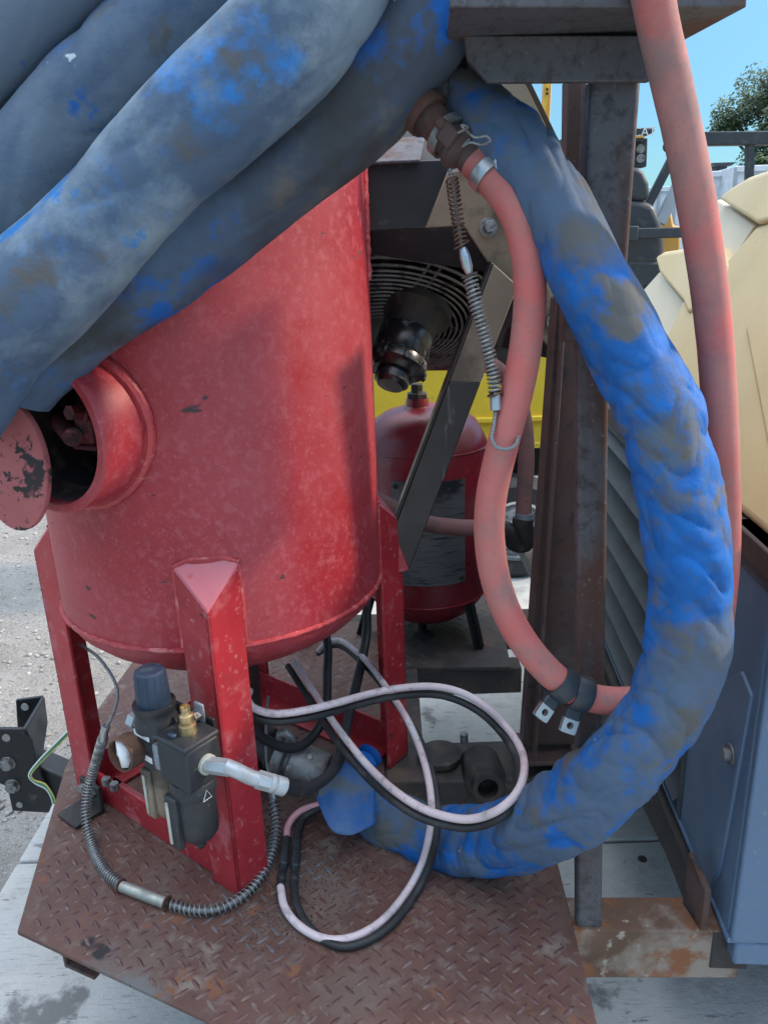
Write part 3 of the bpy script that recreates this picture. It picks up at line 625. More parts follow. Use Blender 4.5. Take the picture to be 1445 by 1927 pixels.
# the flap: a bent sheet of ribbed sleeve with real thickness
top_ = spline([at(604, 1470, 1.36), at(632, 1432, 1.385), at(672, 1438, 1.385), at(707, 1462, 1.36)], .004)
bot_ = spline([at(597, 1500, 1.315), at(618, 1542, 1.29), at(652, 1563, 1.27), at(706, 1550, 1.275)], .004)
NU, NV = 26, 22; vs = []; uvv = []
for a_ in range(NU+1):
    p_ = top_[int((len(top_)-1)*a_/NU)]; q_ = bot_[int((len(bot_)-1)*a_/NU)]
    for b_ in range(NV+1):
        f_ = b_/NV; c_ = p_.lerp(q_, f_); bul = math.sin(math.pi*a_/NU)*.030*(.5+.5*f_)
        c_ = c_+V((0, -.9, .35))*bul+V((0, -1, .3))*.004*noise.noise(V((a_*.2, b_*.25, 5))); vs.append(c_)
fs = [(a_*(NV+1)+b_, (a_+1)*(NV+1)+b_, (a_+1)*(NV+1)+b_+1, a_*(NV+1)+b_+1) for a_ in range(NU) for b_ in range(NV)]
uvs = [tuple(((k_ % (NV+1))*.005, (k_//(NV+1))/NU) for k_ in f_) for f_ in fs]
fo = obj('sleeve_flap', MB().add(vs, fs, uvs), M['flap'], ce)
sf = fo.modifiers.new('thick', 'SOLIDIFY'); sf.thickness = .003
path = spline([at(650, 1480, 1.43), at(676, 1448, 1.43), at(697, 1420, 1.425)], .006)
obj('tube_end', MB().tube(path, .0285, 32, caps=False), M['skybluefit'], ce)
path = spline([at(650, 1480, 1.43), at(674, 1450, 1.43), at(690, 1430, 1.427)], .006)
obj('tube_bore', MB().tube(path, .0245, 24, caps=True), M['skybluefit'], ce)
# ================================================================== RED AIR HOSES
def hw_(c, d, L, t, r, T): return r*(1+.035*noise.noise(V((L*7, math.cos(t)*.8, math.sin(t)*.8)))+.015*noise.noise(V((L*40, math.cos(t)*2, math.sin(t)*2)))+.02*math.cos(2*t+L*2))
def hosepath(pts, step=.008): return spline([at(x, y, Y) for x, y, Y in pts], step)
h1 = thing('air_hose', 'faded red rubber air hose hanging from claw coupling, curving behind the blue loop', 'hose', at(985, 1220, 1.05))
pts1 = [(893, 304, 1.115), (925, 338, 1.10), (962, 385, 1.08), (987, 450, 1.07), (997, 540, 1.06), (990, 640, 1.055), (972, 740, 1.05), (945, 840, 1.045), (925, 930, 1.045), (921, 1010, 1.045), (935, 1100, 1.045), (970, 1185, 1.045), (1020, 1252, 1.045), (1075, 1298, 1.045), (1130, 1317, 1.045), (1200, 1318, 1.04), (1270, 1300, 1.04)]
obj('hose_body', MB().tube(hosepath(pts1), .0225, 32, wob=hw_), M['pink'], h1)
def band(c, ax, r, wd, name, mt, parent, th=.003):
    return obj(name, MB().lathe([(r, -wd/2), (r+th, -wd/2), (r+th, wd/2), (r, wd/2), (r, -wd/2)], c, ax, 36), mt, parent, bevel=.0006)
d1 = (at(925, 338, 1.10)-at(893, 304, 1.115)).normalized()
cb = at(916, 328, 1.103); band(cb, d1, .0225, .017, 'hose_clamp', M['zinc'], h1)
a_, b_ = basis(d1); t = MB(); t.box(cb+V((.014, -.022, .010)), (.018, .010, .016), (d1, a_, b_)); obj('clamp_screw', t, M['zinc'], h1, bevel=.002)
# claw coupling and nipple, rusty
cp = thing('claw_coupling', 'rusty claw coupling joining red air hose to brown pipe nipple', 'coupling', at(860, 285, 1.12))
c0 = at(884, 296, 1.118); c1 = at(842, 258, 1.135); c2 = at(800, 212, 1.15); c3 = at(778, 188, 1.16)
t = MB(); dd = (c1-c0).normalized(); LL = (c1-c0).length
t.lathe([(0, -.012), (.020, -.012), (.022, 0), (.019, .006), (.026, .012), (.030, .016), (.030, .026), (.024, .03), (.024, LL), (0, LL)], c0, dd, 28); obj('coupling_body', t, M['rust'], cp)
A_, B_ = basis(dd)
for k in range(2):
    s = 1 if k else -1; t = MB(); t.box(c0+dd*.03+A_*s*.032*.9+B_*.008*s, (.026, .016, .026), (dd, A_, B_)); t.box(c0+dd*.046+A_*s*.034+B_*.014*s, (.014, .012, .014), (dd, A_, B_)); obj('claw_lug', t, M['rust'], cp, bevel=.004)
band(c0+dd*.046, dd, .025, .014, 'locking_collar', M['bolt'], cp, .005)
t = MB(); t.cyl(c1-dd*.01, c2, .0235, 28); obj('pipe_nipple', t, M['rust'], cp)
t = MB(); t.lathe([(.018, -.01), (.030, -.01), (.033, -.004), (.033, .012), (.029, .016), (.029, .03), (.034, .034), (.034, .06), (0, .06)], c2, (c3-c2).normalized(), 12); obj('union_nut', t, M['rust'], cp)
# wire safety clip through the coupling
pts = [(862, 250, 1.09), (880, 240, 1.08), (868, 236, 1.075), (892, 258, 1.075), (915, 256, 1.075), (922, 266, 1.075), (905, 272, 1.078), (885, 268, 1.08), (870, 276, 1.09), (884, 262, 1.085)]
obj('safety_pin', MB().tube(hosepath(pts, .003), .0016, 8), M['bolt'], cp)
h2 = thing('air_hose', 'long faded red air hose running down in front of the cream plastic moulding', 'hose', at(1363, 1150, 1.09))
pts2 = [(1200, -160, .96), (1222, -40, .97), (1240, 55, .98), (1264, 160, .99), (1291, 285, 1.0), (1316, 420, 1.01), (1336, 560, 1.02), (1349, 700, 1.03), (1357, 850, 1.045), (1361, 1000, 1.06), (1357, 1100, 1.075), (1345, 1200, 1.09), (1320, 1280, 1.10)]
obj('hose_body', MB().tube(hosepath(pts2), .0232, 32, wob=hw_), M['pink'], h2)
h3 = thing('air_hose', 'dirty brown red hose bent from separator side to pipe elbow', 'hose', at(880, 995, 1.98))
obj('hose_body', MB().tube(hosepath([(690, 935, 1.86), (735, 955, 1.90), (790, 982, 1.96), (850, 992, 1.99), (905, 994, 2.02), (940, 996, 2.05)]), .0235, 28), M['pinkdirty'], h3)
t = MB(); t.tube(hosepath([(935, 996, 2.05), (955, 1003, 2.06), (972, 1020, 2.07), (988, 1018, 2.07), (983, 990, 2.06), (984, 975, 2.06)], .006), .030, 20); obj('elbow', t, M['grease'], h3)
h4 = thing('air_hose', 'dull brown hose rising behind the red air hose to the cooler', 'hose', at(985, 950, 2.06))
obj('hose_body', MB().tube(hosepath([(984, 985, 2.06), (986, 930, 2.06), (990, 860, 2.06), (985, 790, 2.06), (968, 735, 2.05), (940, 700, 2.03), (905, 678, 2.0), (880, 660, 1.98)]), .0225, 28), M['pinkdirty'], h4)
band(at(986, 970, 2.06), at(986, 930, 2.06)-at(984, 985, 2.06), .0228, .018, 'hose_clamp', M['boltblue'], h4)
# ================================================================== whip check cables
def helix(path, r, pitch, jitter=0, seed=0):
    path = [V(p) for p in path]; L = [0]
    for i in range(1, len(path)): L.append(L[-1]+(path[i]-path[i-1]).length)
    total = L[-1]; N = int(total/pitch*14); out = []; j = 0
    T0 = (path[1]-path[0]).normalized(); a, b = basis(T0); Tp = T0
    for i in range(N+1):
        s = total*i/N
        while j < len(L)-2 and L[j+1] < s: j += 1
        f = (s-L[j])/max(1e-9, L[j+1]-L[j]); c = path[j].lerp(path[j+1], f); T = (path[j+1]-path[j]).normalized()
        q = Tp.rotation_difference(T); a = q @ a; a = (a-T*a.dot(T)).normalized(); b = T.cross(a); Tp = T
        ph = 2*math.pi*s/pitch+jitter*noise.noise(V((s*25, seed, 0)))*6
        out.append(c+(a*math.cos(ph)+b*math.sin(ph))*r)
    return out
wc = thing('safety_cable', 'spring wrapped whip check cable hanging from the rusty claw coupling', 'cable', at(925, 760, 1.04))
w1 = hosepath([(850, 335, 1.09), (856, 380, 1.08), (862, 420, 1.075), (868, 460, 1.07)], .004)
w2 = hosepath([(884, 520, 1.065), (893, 560, 1.06), (905, 610, 1.055), (918, 660, 1.05), (927, 700, 1.045), (932, 742, 1.04)], .004)
obj('upper_spring', MB().tube(helix(w1, .0078, .0058, .2), .0013, 6), M['springrust'], wc)
obj('lower_spring', MB().tube(helix(w2, .0085, .0056, .2, 3), .0014, 6), M['spring'], wc)
obj('wire_rope', MB().tube(hosepath([(845, 318, 1.09), (850, 335, 1.09), (862, 420, 1.075), (868, 460, 1.07), (884, 520, 1.065), (905, 610, 1.055), (927, 700, 1.045), (932, 760, 1.037), (929, 800, 1.03), (925, 825, 1.02), (935, 842, 1.012), (955, 845, 1.012), (970, 836, 1.02), (974, 815, 1.035), (960, 800, 1.06)], .004), .0028, 8), M['cable'], wc)
t = MB(); a0, a1 = at(870, 466, 1.068), at(883, 516, 1.065); t.tube([a0, a0.lerp(a1, .3), a0.lerp(a1, .7), a1], [.0045, .007, .007, .0045], 14); obj('middle_ferrule', t, M['zinc'], wc)
for p, q in (((868, 461, 1.07), (869, 463, 1.07)), ((883, 518, 1.065), (884, 521, 1.065)), ((931, 741, 1.04), (932, 744, 1.04))):
    c_ = at(*p); band(c_, at(*q)-c_, .004, .002, 'washer', M['springrust'], wc, .0075)
t = MB(); t.cyl(at(932, 745, 1.04), at(933, 772, 1.036), .0078, 14); obj('end_ferrule', t, M['zinc'], wc)
# second one lying on the deck round the front leg
wf = thing('safety_cable', 'grey spring wrapped whip check cable lying on the deck round the front leg', 'cable', atz(270, 1690, DZ))
def dk_(x, y, h): 
    p = atz(x, y, DZ+h); return p
S1 = [at(194, 1388, 1.335), at(183, 1428, 1.345), at(168, 1482, 1.36), at(163, 1535, 1.33), dk_(173, 1588, .013), dk_(194, 1634, .0115), dk_(226, 1665, .0115)]
S1[2] = dk_(168, 1482, .10); S1[1] = dk_(183, 1428, .17); S1[0] = dk_(195, 1388, .24); S1[3] = dk_(163, 1535, .05)
S2 = [dk_(322, 1703, .0115), dk_(365, 1713, .0115), dk_(411, 1711, .0115), dk_(457, 1687, .0115), dk_(491, 1649, .0115), dk_(512, 1603, .014), dk_(520, 1554, .025), dk_(515, 1505, .05)]
sp1, sp2 = spline(S1, .004), spline(S2, .004)
obj('left_spring', MB().tube(helix(sp1, .0098, .0072, .15), .0015, 6), M['spring'], wf)
obj('right_spring', MB().tube(helix(sp2, .0104, .0100, .35, 2), .0015, 6), M['spring'], wf)
obj('left_sheath', MB().tube(sp1, .0055, 12), M['cable'], wf); obj('right_sheath', MB().tube(sp2, .0055, 12), M['cable'], wf)
t = MB(); t.cyl(dk_(230, 1668, .0118), dk_(313, 1700, .0118), .0108, 20); obj('ferrule_tube', t, mat('pale_ferrule', (.40, .41, .36), .4, .6, [(20, .5, .7, (.28, .28, .25), .6)]), wf)
for p, q in (((228, 1667), (240, 1672)), ((314, 1700), (326, 1704))):
    c_ = dk_(*p, .0118); band(c_, dk_(*q, .0118)-c_, .005, .003, 'washer', M['springrust'], wf, .009)
t = MB(); t.tube([S1[0]-V((.001, 0, .006)), at(197, 1376, dk_(195, 1388, .24).y), at(201, 1366, dk_(195, 1388, .24).y)], .0085, 14); obj('upper_ferrule', t, M['zinc'], wf)
y0 = dk_(195, 1388, .24).y
obj('wire_rope', MB().tube(hosepath([(201, 1368, y0), (213, 1345, y0+.01), (222, 1310, y0+.03), (217, 1285, y0+.05), (202, 1258, y0+.08), (180, 1232, y0+.12), (150, 1212, y0+.18)], .004), .0034, 8), M['cable'], wf)
y1 = S2[-1].y
t = MB(); t.tube([S2[-1], at(511, 1480, y1+.01), at(507, 1458, y1+.02)], .0085, 14); obj('right_ferrule', t, M['zinc'], wf)
obj('right_rope', MB().tube(hosepath([(508, 1465, y1+.02), (502, 1430, y1+.03), (501, 1390, y1+.05), (502, 1350, y1+.07), (505, 1310, y1+.1)], .004), .0034, 8), M['cable'], wf)
# ================================================================== two rubber lined hose clips on the hose
def pclip(x, y, Y, dx, label):
    o = thing('hose_clip', label, 'clip', at(x, y, Y), None)
    c = at(x, y, Y); ax = (at(1075, 1298, 1.045)-at(1020, 1252, 1.045)).normalized() if dx == 0 else (at(1130, 1317, 1.045)-at(1075, 1298, 1.045)).normalized()
    L = MB().lathe([(.0215, -.013), (.0275, -.0145), (.0285, -.011), (.0285, .011), (.0275, .0145), (.0215, .013), (.0215, -.013)], c, ax, 40); obj('rubber_lining', L, M['rubberlight'], o)
    a, b = basis(ax); dn = V((0, -.35, -1)); dn = (dn-ax*dn.dot(ax)).normalized(); sd = ax.cross(dn)
    tb = MB(); tc = c+dn*.032
    tb.box(tc, (.026, .022, .012), (ax, dn, sd)); obj('rubber_tab', tb, M['rubberlight'], o, bevel=.003)
    # steel ears with a hole
    for k in range(2):
        ear = MB(); e0 = c+dn*.052+sd*(.0035 if k else -.0035); kk = 24; vs = []
        for hgt in (-.0012, .0012):
            for i in range(kk):
                an = 2*math.pi*i/kk; sx = max(-1, min(1, 1.35*math.cos(an)))*.0125; sy = max(-1, min(1, 1.35*math.sin(an)))*.0125
                vs.append(e0+ax*sx+dn*sy+sd*hgt)
            for i in range(kk):
                an = 2*math.pi*i/kk; vs.append(e0+ax*.0055*math.cos(an)+dn*.0055*math.sin(an)+sd*hgt)
        fs = []
        for i in range(kk):
            j = (i+1)%kk
            fs += [(i, j, kk+j, kk+i), (2*kk+i, 3*kk+i, 3*kk+j, 2*kk+j), (i, 2*kk+i, 2*kk+j, j), (kk+i, kk+j, 3*kk+j, 3*kk+i)]
        ear.add(vs, fs); obj('clip_ear', ear, M['zinc'], o, ang=30)
pclip(1057, 1287, 1.045, 0, 'black rubber hose clip with small bare steel ear')
pclip(1090, 1304, 1.045, 1, 'black rubber hose clip with bright zinc ear over the post')
# ================================================================== TWIN LINE CONTROL HOSE
tw = thing('twin_control_hose', 'pale pink and black twin control hose looped over the deck', 'hose', atz(650, 1769, DZ))
RT = .0075
def P3(l):
    out = []
    for x, y, Y in l:
        p = at(x, y, Y) if Y > 0 else atz(x, y, DZ-Y)
        out.append(p)
    return out
# Y > 0: distance, Y < 0: height above the deck
A1 = P3([(600, 1225, 1.86), (617, 1209, 1.84), (640, 1206, 1.80), (668, 1224, 1.72), (698, 1254, 1.62), (729, 1297, 1.52), (760, 1343, 1.44), (783, 1390, 1.39), (801, 1444, 1.31), (810, 1490, 1.25), (812, 1532, 1.205), (807, 1575, 1.19), (795, 1622, 1.195), (772, 1668, -.010), (737, 1715, -.010), (698, 1748, -.010), (651, 1767, -.010), (605, 1765, -.010), (562, 1741, -.010), (536, 1707, -.010), (528, 1668, -.012)])
B1 = P3([(598, 1230, 1.875), (622, 1216, 1.86), (644, 1217, 1.81), (672, 1238, 1.725), (703, 1270, 1.625), (734, 1310, 1.525), (766, 1352, 1.442), (792, 1397, 1.39), (811, 1448, 1.308), (821, 1494, 1.247), (823, 1538, 1.202), (819, 1582, 1.187), (807, 1630, 1.185), (784, 1678, -.010), (748, 1728, -.010), (706, 1763, -.010), (655, 1781, -.010), (615, 1772, -.008), (580, 1742, -.009), (560, 1705, -.010), (553, 1668, -.012)])
obj('pale_tube', MB().tube(spline(A1, .005), RT, 14), M['wl'], tw)
obj('black_tube', MB().tube(spline(B1, .005), RT, 14), M['rubber'], tw)
A2 = [(470, 1300, 1.33), (466, 1316, 1.30), (481, 1334, 1.285), (520, 1343, 1.28), (578, 1336, 1.30), (636, 1322, 1.34), (702, 1304, 1.40), (760, 1294, 1.40), (818, 1292, 1.38), (869, 1304, 1.36), (915, 1331, 1.33), (954, 1370, 1.31), (980, 1412, 1.24), (986, 1451, 1.17), (973, 1490, 1.115), (942, 1521, 1.085), (900, 1539, 1.10), (857, 1540, 1.115), (799, 1523, 1.145), (745, 1490, 1.19), (698, 1447, 1.29), (659, 1401, 1.35), (624, 1354, 1.43), (597, 1312, 1.50), (570, 1269, 1.56), (556, 1247, 1.60)]
B2o = [(1, 14), (3, 14), (0, 15), (0, 15), (0, 15), (0, 15), (0, 15), (-1, 15), (-3, 15), (-8, 14), (-10, 11), (-12, 8), (-13, 5), (-9, 9), (-2, 14), (2, 15), (0, 16), (-2, 16), (-8, 15), (-11, 12), (-13, 10), (-14, 9), (-14, 7), (-14, 6), (-14, 6), (-14, 6)]
obj('pale_loop', MB().tube(spline(P3(A2), .005), RT, 14), M['wl'], tw)
obj('black_loop', MB().tube(spline(P3([(x+a, y+b, Y+.003) for (x, y, Y), (a, b) in zip(A2, B2o)]), .005), RT, 14), M['rubber'], tw)
A3 = P3([(540, 1578, -.012), (541, 1558, -.014), (553, 1537, -.02), (573, 1523, -.03), (600, 1515, -.04), (625, 1510, -.05)])
obj('pink_tail', MB().tube(spline(A3, .005), RT, 14), M['pinktube'], tw)
B3 = P3([(559, 1586, -.012), (562, 1564, -.014), (572, 1540, -.02), (590, 1527, -.03), (620, 1515, -.045)])
obj('black_tail', MB().tube(spline(B3, .005), RT, 14), M['rubber'], tw)
for (x0, y0), (x1, y1) in (((528, 1668), (540, 1578)), ((553, 1668), (559, 1586))):
    p, q = atz(x0, y0, DZ+.012), atz(x1, y1, DZ+.012); L = (q-p).length; d = q-p
    t = MB().lathe([(0, 0), (.0088, 0), (.0088, .009), (.0078, .011), (.0088, .013), (.0088, .024), (.0075, .026), (.0075, L*.40), (.0098, L*.42), (.0098, L*.62), (.0075, L*.64), (.0088, L*.70), (.0088, L*.84), (.0078, L*.86), (.0088, L*.88), (.0088, L), (0, L)], p, d, 16)
    obj('line_coupling', t, M['blackdust'], tw)
# ================================================================== BLACK HOSES
b1 = thing('black_hose', 'black rubber hose from the regulator outlet rising behind the legs', 'hose', at(605, 1470, 1.36))
obj('hose_body', MB().tube(hosepath([(530, 1478, 1.16), (566, 1487, 1.20), (605, 1470, 1.26), (632, 1443, 1.33), (643, 1410, 1.42), (655, 1355, 1.52), (668, 1300, 1.60), (682, 1238, 1.68), (690, 1188, 1.74), (690, 1120, 1.78)], .006), .0115, 18), M['rubber'], b1)
b2 = thing('black_hose', 'black rubber hose hanging straight down then curling behind front leg', 'hose', at(547, 1409, 1.42))
obj('hose_body', MB().tube(hosepath([(600, 1150, 1.72), (616, 1210, 1.66), (616, 1270, 1.60), (614, 1327, 1.54), (602, 1365, 1.49), (578, 1396, 1.45), (547, 1408, 1.42), (510, 1398, 1.40), (473, 1372, 1.38), (450, 1350, 1.38)], .006), .0105, 18), M['rubber'], b2)
# ================================================================== ALUMINIUM CLAW COUPLING ON THE DECK
ac = thing('abrasive_coupling', 'cast aluminium claw coupling with lug lying behind the front leg', 'coupling', atz(570, 1480, DZ))
p, q = at(520, 1418, 1.47), at(612, 1456, 1.44); d = (q-p); L = d.length; d.normalize()
t = MB().lathe([(.0, 0), (.040, 0), (.044, .006), (.044, .022), (.034, .028), (.034, .034), (.044, .04), (.045, L-.01), (.044, L), (.030, L), (.028, L-.04), (0, L-.04)], p, d, 36); obj('coupling_body', t, M['alu'], ac)
a, b = basis(d)
t = MB(); t.tube([p+d*.012+V((0, 0, .035)), p+d*.016+V((0, 0, .058)), p+d*.028+V((0, 0, .066)), p+d*.044+V((0, 0, .060)), p+d*.05+V((0, 0, .046))], [.010, .011, .011, .009, .007], 14); obj('claw_lug', t, M['alu'], ac)
for k in range(3):
    s_ = at((585, 545, 588)[k], (1425, 1446, 1472)[k], 1.405); t = MB(); t.hexa(s_, s_+V((.0, -.012, .01)), .006); obj('screw', t, M['bolt'], ac)
t = MB(); p2 = p-d*.02; t.lathe([(0, -.05), (.026, -.05), (.03, 0), (.038, .006), (.038, .024), (0, .024)], p2, d, 28); obj('hose_tail', t, M['grease'], ac)
t = MB(); pb2 = at(688, 1440, 1.47); t.lathe([(0, 0), (.010, 0), (.013, .006), (.013, .018), (0, .02)], pb2, (.5, -.6, .2), 14); obj('drain_plug', t, M['alu'], ac)
# ================================================================== FILTER REGULATOR UNIT on the front leg
FU = V((.788, -.616, 0)); FN = V((-.616, -.788, 0)); FZ = V((0, 0, 1))
rc = at(300, 1390, 1.155)          # regulator body centre
frl = thing('filter_regulator', 'black air filter regulator unit with ribbed blue knob bolted to red leg', 'regulator', (rc.x, rc.y, DZ))
# oriented frame for everything on the unit
def fp(u, n, z): return rc+FU*u+FN*n+FZ*z
def fbox(u, n, z, su, sn, sz): return MB().box(fp(u, n, z), (su, sn, sz), (FU, FN, FZ))
obj('regulator_body', fbox(0, 0, 0, .062, .060, .062), M['blackdust'], frl, bevel=.006, seg=3)
obj('regulator_neck', MB().lathe([(0, .028), (.037, .028), (.037, .045), (.034, .05), (.034, .062), (.0365, .066), (.0365, .074), (0, .074)], rc, (0,0,1), 40), M['blackdust'], frl)
kp = []; 
k = MB(); nn = 72
prf = [(.028, .072), (.0295, .075), (.0270, .128), (.0255, .134), (.021, .137), (.0195, .136), (.012, .1365), (0, .1375)]
vs = []
for (r_, h) in prf:
    for i in range(nn):
        gro = .0016 if (i % 6) < 1 and .074 < h < .13 else 0
        an = 2*math.pi*i/nn; vs.append(rc+V((math.cos(an)*(r_-gro), math.sin(an)*(r_-gro), h)))
k.add(vs, [(j*nn+i, j*nn+(i+1)%nn, (j+1)*nn+(i+1)%nn, (j+1)*nn+i) for j in range(len(prf)-1) for i in range(nn)])
obj('adjusting_knob', k, M['knob'], frl, ang=30)
# mounting bracket to the leg
obj('mount_bracket', fbox(.045, -.045, .035, .11, .005, .035), M['black'], frl, bevel=.002)
bb = fp(.072, -.034, .058); obj('bracket_ear', MB().box(bb+FN*-.004, (.024, .006, .04), (FU, FN, FZ)), M['boltblue'], frl, bevel=.004)
obj('bracket_bolt', MB().hexa(bb-FN*.002, bb+FN*.012, .0095), M['bolt'], frl)
# coupling collar and lubricator body
obj('module_clamp', fbox(.036, .006, -.004, .014, .060, .05), M['boltblue'], frl, bevel=.004)
LU = .082
obj('filter_body', fbox(LU, 0, -.004, .076, .072, .080), M['blackdust'], frl, bevel=.006, seg=3)
obj('filter_lid', fbox(LU, 0, .040, .079, .075, .010), M['blackdust'], frl, bevel=.004, seg=3)
# brass fill port
bc = fp(LU+.002, -.002, .044)
obj('brass_port', MB().lathe([(0, 0), (.0155, 0), (.0155, .004), (.0145, .008), (.0145, .016), (.010, .018), (.010, .021), (.012, .023), (.012, .034), (.0085, .036), (.0075, .040), (.0085, .042), (.0085, .050), (.006, .050), (.006, .045), (0, .045)], bc, (0,0,1), 24), M['brass'], frl)
obj('blue_tag', MB().box(fp(LU-.008, .022, .048), (.016, .011, .008), (FU, FN, FZ)), M['knob'], frl, bevel=.003)
# bowls
def bowl(u, top, ln, rad, mt, nm):
    b = MB().lathe([(0, 0), (rad*.55, 0), (rad*.8, .006), (rad*.97, .016), (rad, .03), (rad, ln), (0, ln)], fp(u, 0, top-ln), (0,0,1), 40)
    return obj(nm, b, mt, frl)
obj('bowl_collar', MB().lathe([(0, 0), (.0385, 0), (.0395, .004), (.0395, .022), (.037, .026), (0, .026)], fp(LU, 0, -.068), (0,0,1), 40), M['blackdust'], frl)
bw = bowl(LU, -.062, .104, .0355, M['blackdust'], 'filter_bowl')
obj('bowl_drain', MB().lathe([(0, 0), (.006, 0), (.007, .006), (.011, .008), (.011, .028), (0, .028)], fp(LU, 0, -.190), (0,0,1), 8), M['black'], frl)
# sight glass on filter bowl: housing with window, facing FN slightly to the left
sg = MB().box(fp(LU-.012, .038, -.116), (.030, .014, .104), (FU, FN, FZ)); sh = obj('sight_housing', sg, M['blackdust'], bw, bevel=.004)
obj('sight_glass', MB().box(fp(LU-.016, .0465, -.116), (.007, .003, .084), (FU, FN, FZ)), M['sight'], bw, bevel=.001)
b2w = bowl(0, -.03, .125, .027, M['tan'], 'separator_bowl')
obj('sight_housing', MB().box(fp(-.008, .028, -.098), (.026, .012, .10), (FU, FN, FZ)), M['tan'], b2w, bevel=.004)
obj('sight_glass', MB().box(fp(-.010, .0355, -.098), (.006, .003, .078), (FU, FN, FZ)), M['sight'], b2w, bevel=.001)
obj('bowl_collar', MB().lathe([(0, 0), (.030, 0), (.031, .004), (.031, .014), (0, .018)], fp(0, 0, -.044), (0,0,1), 36), M['blackdust'], frl)
# triangle warning mark on the filter bowl collar
tri = MB(); tc_ = fp(LU+.0405, .004, -.062); ax = FU
tp = [tc_+V((0, 0, .012)), tc_+FN*.009-V((0, 0, .006)), tc_-FN*.009-V((0, 0, .006))]
tri.tube([tp[0], tp[1], tp[2]], .0007, 5, closed=True); obj('warning_triangle', tri, M['white'], frl)
for z_ in (.022, -.022):
    obj('info_label', MB().box(fp(-.004, .0303, z_), (.042, .001, .011), (FU, FN, FZ)), M['paper'], frl)
# outlet elbow with swivel fittings
o0 = fp(LU+.037, -.004, -.004)
obj('outlet_ring', MB().lathe([(0, 0), (.0175, 0), (.0175, .007), (0, .007)], o0, FU, 28), M['sight'], frl)
q0 = o0+FU*.006; q1 = q0+FU*.034; e = at(462, 1455, q1.y-.004); q2 = at(500, 1470, q1.y+.005); q3 = at(545, 1484, q1.y+.02)
obj('outlet_nipple', MB().cyl(q0, at(432, 1445, q1.y), .0145, 6), M['nickel'], frl, bevel=.001)
obj('swivel_elbow', MB().tube(spline([at(425, 1441, q1.y), at(450, 1452, q1.y-.003), at(470, 1462, q1.y), at(490, 1468, q1.y+.004)], .004), .0125, 20), M['nickel'], frl)
obj('hose_nut', MB().cyl(at(484, 1466, q1.y+.003), at(508, 1473, q1.y+.008), .0155, 6), M['nickel'], frl, bevel=.001)
obj('hose_ferrule', MB().lathe([(0, 0), (.014, 0), (.0155, .003), (.0155, .010), (.0145, .012), (.0155, .014), (.0155, .03), (.013, .032), (0, .032)], at(506, 1472, q1.y+.007), at(545, 1484, q1.y+.02)-at(506, 1472, q1.y+.007), 24), M['nickel'], frl)
# inlet fitting
i0 = fp(-.03, 0, .012)
obj('inlet_fitting', MB().lathe([(0, 0), (.016, 0), (.016, .012), (.0125, .014), (.0125, .024), (.0165, .026), (.0165, .044), (0, .046)], i0, -FU, 6), M['nickel'], frl)
# broken gauge: rusty ring with a torn paper dial
gp = fp(-.030, .036, -.012); gd = V((-.50, -.84, .12)).normalized()
obj('gauge_ring', MB().lathe([(.0, -.018), (.012, -.018), (.028, -.008), (.031, 0), (.031, .026), (.0275, .028), (.0265, .022), (.0265, .006), (0, .005)], gp, gd, 32), M['springrust'], frl)
tp = MB(); a, b = basis(gd); random.seed(4); ctr = gp+gd*.030
ring = []
for i in range(9):
    an = 2*math.pi*i/9; rr_ = .019+.008*random.random(); ring.append(gp+gd*(.014+.014*random.random())+a*math.cos(an)*rr_*.9+b*math.sin(an)*rr_*1.1)
tp.add([ctr]+ring, [(0, i+1, (i+1)%9+1) for i in range(9)]); po = obj('torn_dial', tp, M['paper'], frl, ang=25)
so_ = po.modifiers.new('s', 'SOLIDIFY'); so_.thickness = .0015
# ================================================================== TRAILER COUPLER BRACKET
tcb = thing('tongue_bracket', 'black steel channel hitch bracket with bolt heads and holes', 'hitch', at(60, 1520, 1.78))
Yb = 1.80
fpoly = [(-40, 1372), (44, 1372), (62, 1392), (78, 1440), (100, 1505), (100, 1524), (22, 1524), (16, 1490), (-40, 1300)]
web = MB(); pw = [at(x, y, Yb) for x, y in ((-70, 1372), (42, 1372), (60, 1395), (72, 1440), (98, 1512), (92, 1530), (24, 1526), (14, 1480), (-70, 1450))]
web.prism(pw, (.0, .012, 0)); obj('bracket_plate', web, M['black'], tcb, bevel=.002)
f2 = MB(); q = [at(42, 1372, Yb), at(78, 1312, Yb+.13), at(84, 1360, Yb+.13), at(72, 1440, Yb+.02)]
f2.prism(q, (.010, .002, 0)); obj('side_flange', f2, M['black'], tcb, bevel=.002)
f3 = MB(); q = [at(30, 1318, Yb+.135), at(80, 1311, Yb+.135), at(84, 1372, Yb+.135), at(34, 1380, Yb+.135)]
f3.prism(q, (0, .010, 0)); obj('back_flange', f3, M['black'], tcb, bevel=.002)
tg_ = boxbeam(at(60, 1445, Yb+.06), at(190, 1500, Yb+.03), .10, .07, V((0, 0, 1))); obj('tongue_tube', tg_, M['black'], tcb, bevel=.006)
for (x, y, rr_) in ((13, 1388, .011), (48, 1330, .011), (38, 1514, .009)):
    h = MB(); c_ = at(x, y, Yb if y > 1370 else Yb+.134); h.lathe([(0, 0), (rr_, 0), (rr_, .003), (0, .003)], c_, (0, -1, 0), 20); obj('bolt_hole', h, M['stone'], tcb)
for (x, y) in ((16, 1436), (25, 1478)):
    h = MB(); c_ = at(x, y, Yb); h.lathe([(0, 0), (.021, 0), (.021, .003), (0, .003)], c_, (0, -1, 0), 20); h.hexa(c_, c_+V((0, -.016, 0)), .017); obj('bolt', h, M['bolt'], tcb, bevel=.001)
wr = thing('trailer_wiring', 'green, white and yellow trailer wires looping over the hitch bracket', 'wiring', at(60, 1455, 1.77))
